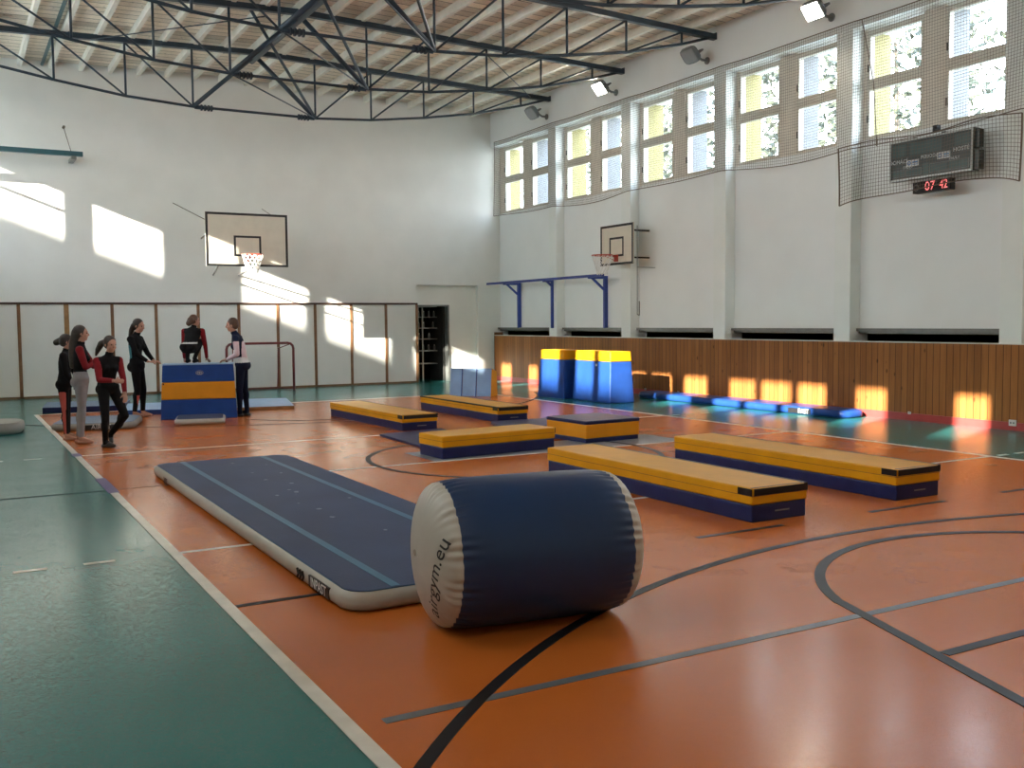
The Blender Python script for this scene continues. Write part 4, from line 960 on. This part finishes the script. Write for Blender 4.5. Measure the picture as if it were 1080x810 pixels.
# walking girl
person('person', 'girl with a ponytail walking in a black and red gymnastics outfit', 1.83, 13.85, 0, dict(k=.90,
    f=(.75, -.66), face=(.80, -.55, -.22), hip=(-.03, 0, .78), waist=(-.045, 0, .90), chest=(-.02, -.01, 1.05), neck=(-.005, -.02, 1.20), head=(.03, -.03, 1.345),
    arm_r=[(-.115, -.12, 1.13), (-.05, -.22, .89), (.15, -.25, .88)], arm_l=[(.09, .08, 1.13), (.15, .05, .89), (.21, -.06, .70)], palm_r=(.2, .9, -.2), palm_l=(-.5, .5, 0),
    leg_r=[(-.065, -.07, .74), (-.0, -.20, .37), (-.035, -.14, .075), (.13, -.22, .028)], leg_l=[(.02, .05, .74), (.19, -.03, .41), (-.06, .10, .15), (-.03, .06, .03)],
    clothes=[('leggings', 'cl_black', lambda n, t, c: n == 'pelvis' or isleg(n)), ('top', 'cl_black', lambda n, t, c: n == 'torso'), ('shoe', 'shoe', lambda n, t, c: n == 'foot_r'), ('shoe', 'shoe', lambda n, t, c: n == 'foot_l'),
             ('sleeve', 'cl_red', lambda n, t, c: (n in ('upper_l', 'fore_l')) and not (n == 'fore_l' and t > .92)), ('sleeve', 'cl_red', lambda n, t, c: (n in ('upper_r', 'fore_r')) and not (n == 'fore_r' and t > .92))],
    hair=[[(-.05, .03, 1.38, .04), (-.13, .07, 1.35, .045), (-.19, .10, 1.27, .035), (-.22, .11, 1.20, .015)]], haircol='hair_dark'))
# woman in black
person('person', 'woman in black with a teal back panel, one hand on the vaulting box', 2.84, 18.0, 0, dict(k=1.0,
    f=(.97, -.15), face=(.93, -.2, -.2), hip=(-.02, 0, .90), waist=(-.04, 0, 1.05), chest=(-.04, 0, 1.23), neck=(-.03, 0, 1.43), head=(.03, 0, 1.575),
    arm_r=[(-.06, -.175, 1.35), (.06, -.20, 1.09), (.20, -.10, .965)], arm_l=[(-.02, .17, 1.35), (.10, .17, 1.10), (.26, .02, .965)], hand_r=(1, .1, -.1), hand_l=(1, -.1, -.1),
    leg_r=[(-.02, -.085, .86), (.0, -.085, .47), (-.06, -.09, .08), (.12, -.13, .03)], leg_l=[(-.02, .08, .86), (.04, .08, .47), (.02, .08, .08), (.2, .04, .03)],
    clothes=[('leggings', 'cl_black', lambda n, t, c: n == 'pelvis' or (isleg(n) and not (n.startswith('shin') and (t > .93 or (t > .2 and c.x > -.0 and c.y < -.08))))),
             ('leg_stripe', 'cl_coral', lambda n, t, c: n.startswith('shin') and .2 < t <= .93 and c.x > -.0 and c.y < -.08),
             ('jacket', 'cl_black', lambda n, t, c: (n == 'torso' and (c.x > -.06 or c.z > 1.25)) or (isarm(n) and not (n.startswith('fore') and t > .9))),
             ('back_panel', 'cl_teal', lambda n, t, c: n == 'torso' and c.x <= -.06 and c.z <= 1.25)],
    hair=[[(-.06, 0, 1.58, .05), (-.10, 0, 1.50, .045), (-.13, 0, 1.38, .03)]], haircol='hair_dark'))
# coach
person('person', 'coach in a navy and pale pink jacket holding the end of the vaulting box', 4.36, 17.12, 0, dict(k=1.0,
    f=(-.97, -.12), face=(-.95, -.15, -.12), hip=(.03, 0, .90), waist=(.03, 0, 1.05), chest=(-.01, 0, 1.23), neck=(-.07, 0, 1.43), head=(-.125, 0, 1.575),
    arm_l=[(-.02, -.175, 1.35), (.01, -.21, 1.08), (-.20, -.10, .985)], arm_r=[(-.05, .17, 1.35), (-.04, .20, 1.08), (-.24, .12, .985)], hand_l=(-1, .1, -.15), hand_r=(-1, -.1, -.15),
    leg_l=[(.03, -.085, .86), (.0, -.085, .47), (.0, -.08, .08), (-.17, -.1, .03)], leg_r=[(.03, .08, .86), (.05, .08, .47), (.08, .08, .08), (-.1, .1, .03)],
    clothes=[('trousers', 'cl_navy', lambda n, t, c: n == 'pelvis' and c.z < .93 or isleg(n)), ('shirt_hem', 'cl_white', lambda n, t, c: n == 'pelvis' and c.z >= .93), ('shoe', 'shoe', lambda n, t, c: n == 'foot_r'), ('shoe', 'shoe', lambda n, t, c: n == 'foot_l'),
             ('jacket', 'cl_navy', lambda n, t, c: (n == 'torso' and (c.x < .06 or c.z > 1.3)) or (n.startswith('upper') and t < .22)),
             ('back_panel', 'cl_pink', lambda n, t, c: n == 'torso' and not (c.x < .06 or c.z > 1.3)),
             ('sleeve', 'cl_pink', lambda n, t, c: n == 'fore_l' and t < .93 or n == 'upper_l' and t >= .22), ('sleeve', 'cl_pink', lambda n, t, c: n == 'fore_r' and t < .93 or n == 'upper_r' and t >= .22)],
    hair=[[(-.09, 0, 1.60, .06), (-.06, 0, 1.56, .05)]], haircol='hair_brown'))
# gymnast on the box
person('person', 'gymnast crouching on top of the vaulting box, seen from behind', 3.60, 17.36, .932, dict(k=.84, vox=.009,
    f=(.05, 1), face=(.75, .62, -.05), hip=(0, -.13, .27), waist=(0, -.04, .37), chest=(0, .07, .47), neck=(.0, .15, .60), head=(.02, .17, .725),
    arm_l=[(-.155, .13, .545), (-.18, .16, .29), (-.185, .20, .065)], arm_r=[(.155, .13, .545), (.19, .16, .29), (.20, .20, .065)], hand_l=(-.2, 1, -.3), hand_r=(.2, 1, -.3),
    leg_l=[(-.065, -.12, .24), (-.11, .20, .37), (-.06, -.03, .08), (-.07, .13, .028)], leg_r=[(.065, -.12, .24), (.11, .20, .37), (.06, -.03, .08), (.07, .13, .028)],
    clothes=[('leggings', 'cl_black', lambda n, t, c: n == 'pelvis' and c.z < .33 or isleg(n) or n.startswith('foot')), ('belt', 'cl_white', lambda n, t, c: (n == 'torso' or n == 'pelvis') and .33 <= c.z < .355), ('top', 'cl_black', lambda n, t, c: n in ('torso', 'pelvis') and c.z >= .355),
             ('sleeve', 'cl_red', lambda n, t, c: n in ('upper_l', 'fore_l') and not (n == 'fore_l' and t > .92)), ('sleeve', 'cl_red', lambda n, t, c: n in ('upper_r', 'fore_r') and not (n == 'fore_r' and t > .92))],
    hair=[[(-.02, .09, .735, .06), (-.05, .07, .68, .05)]], haircol='hair_brown'))
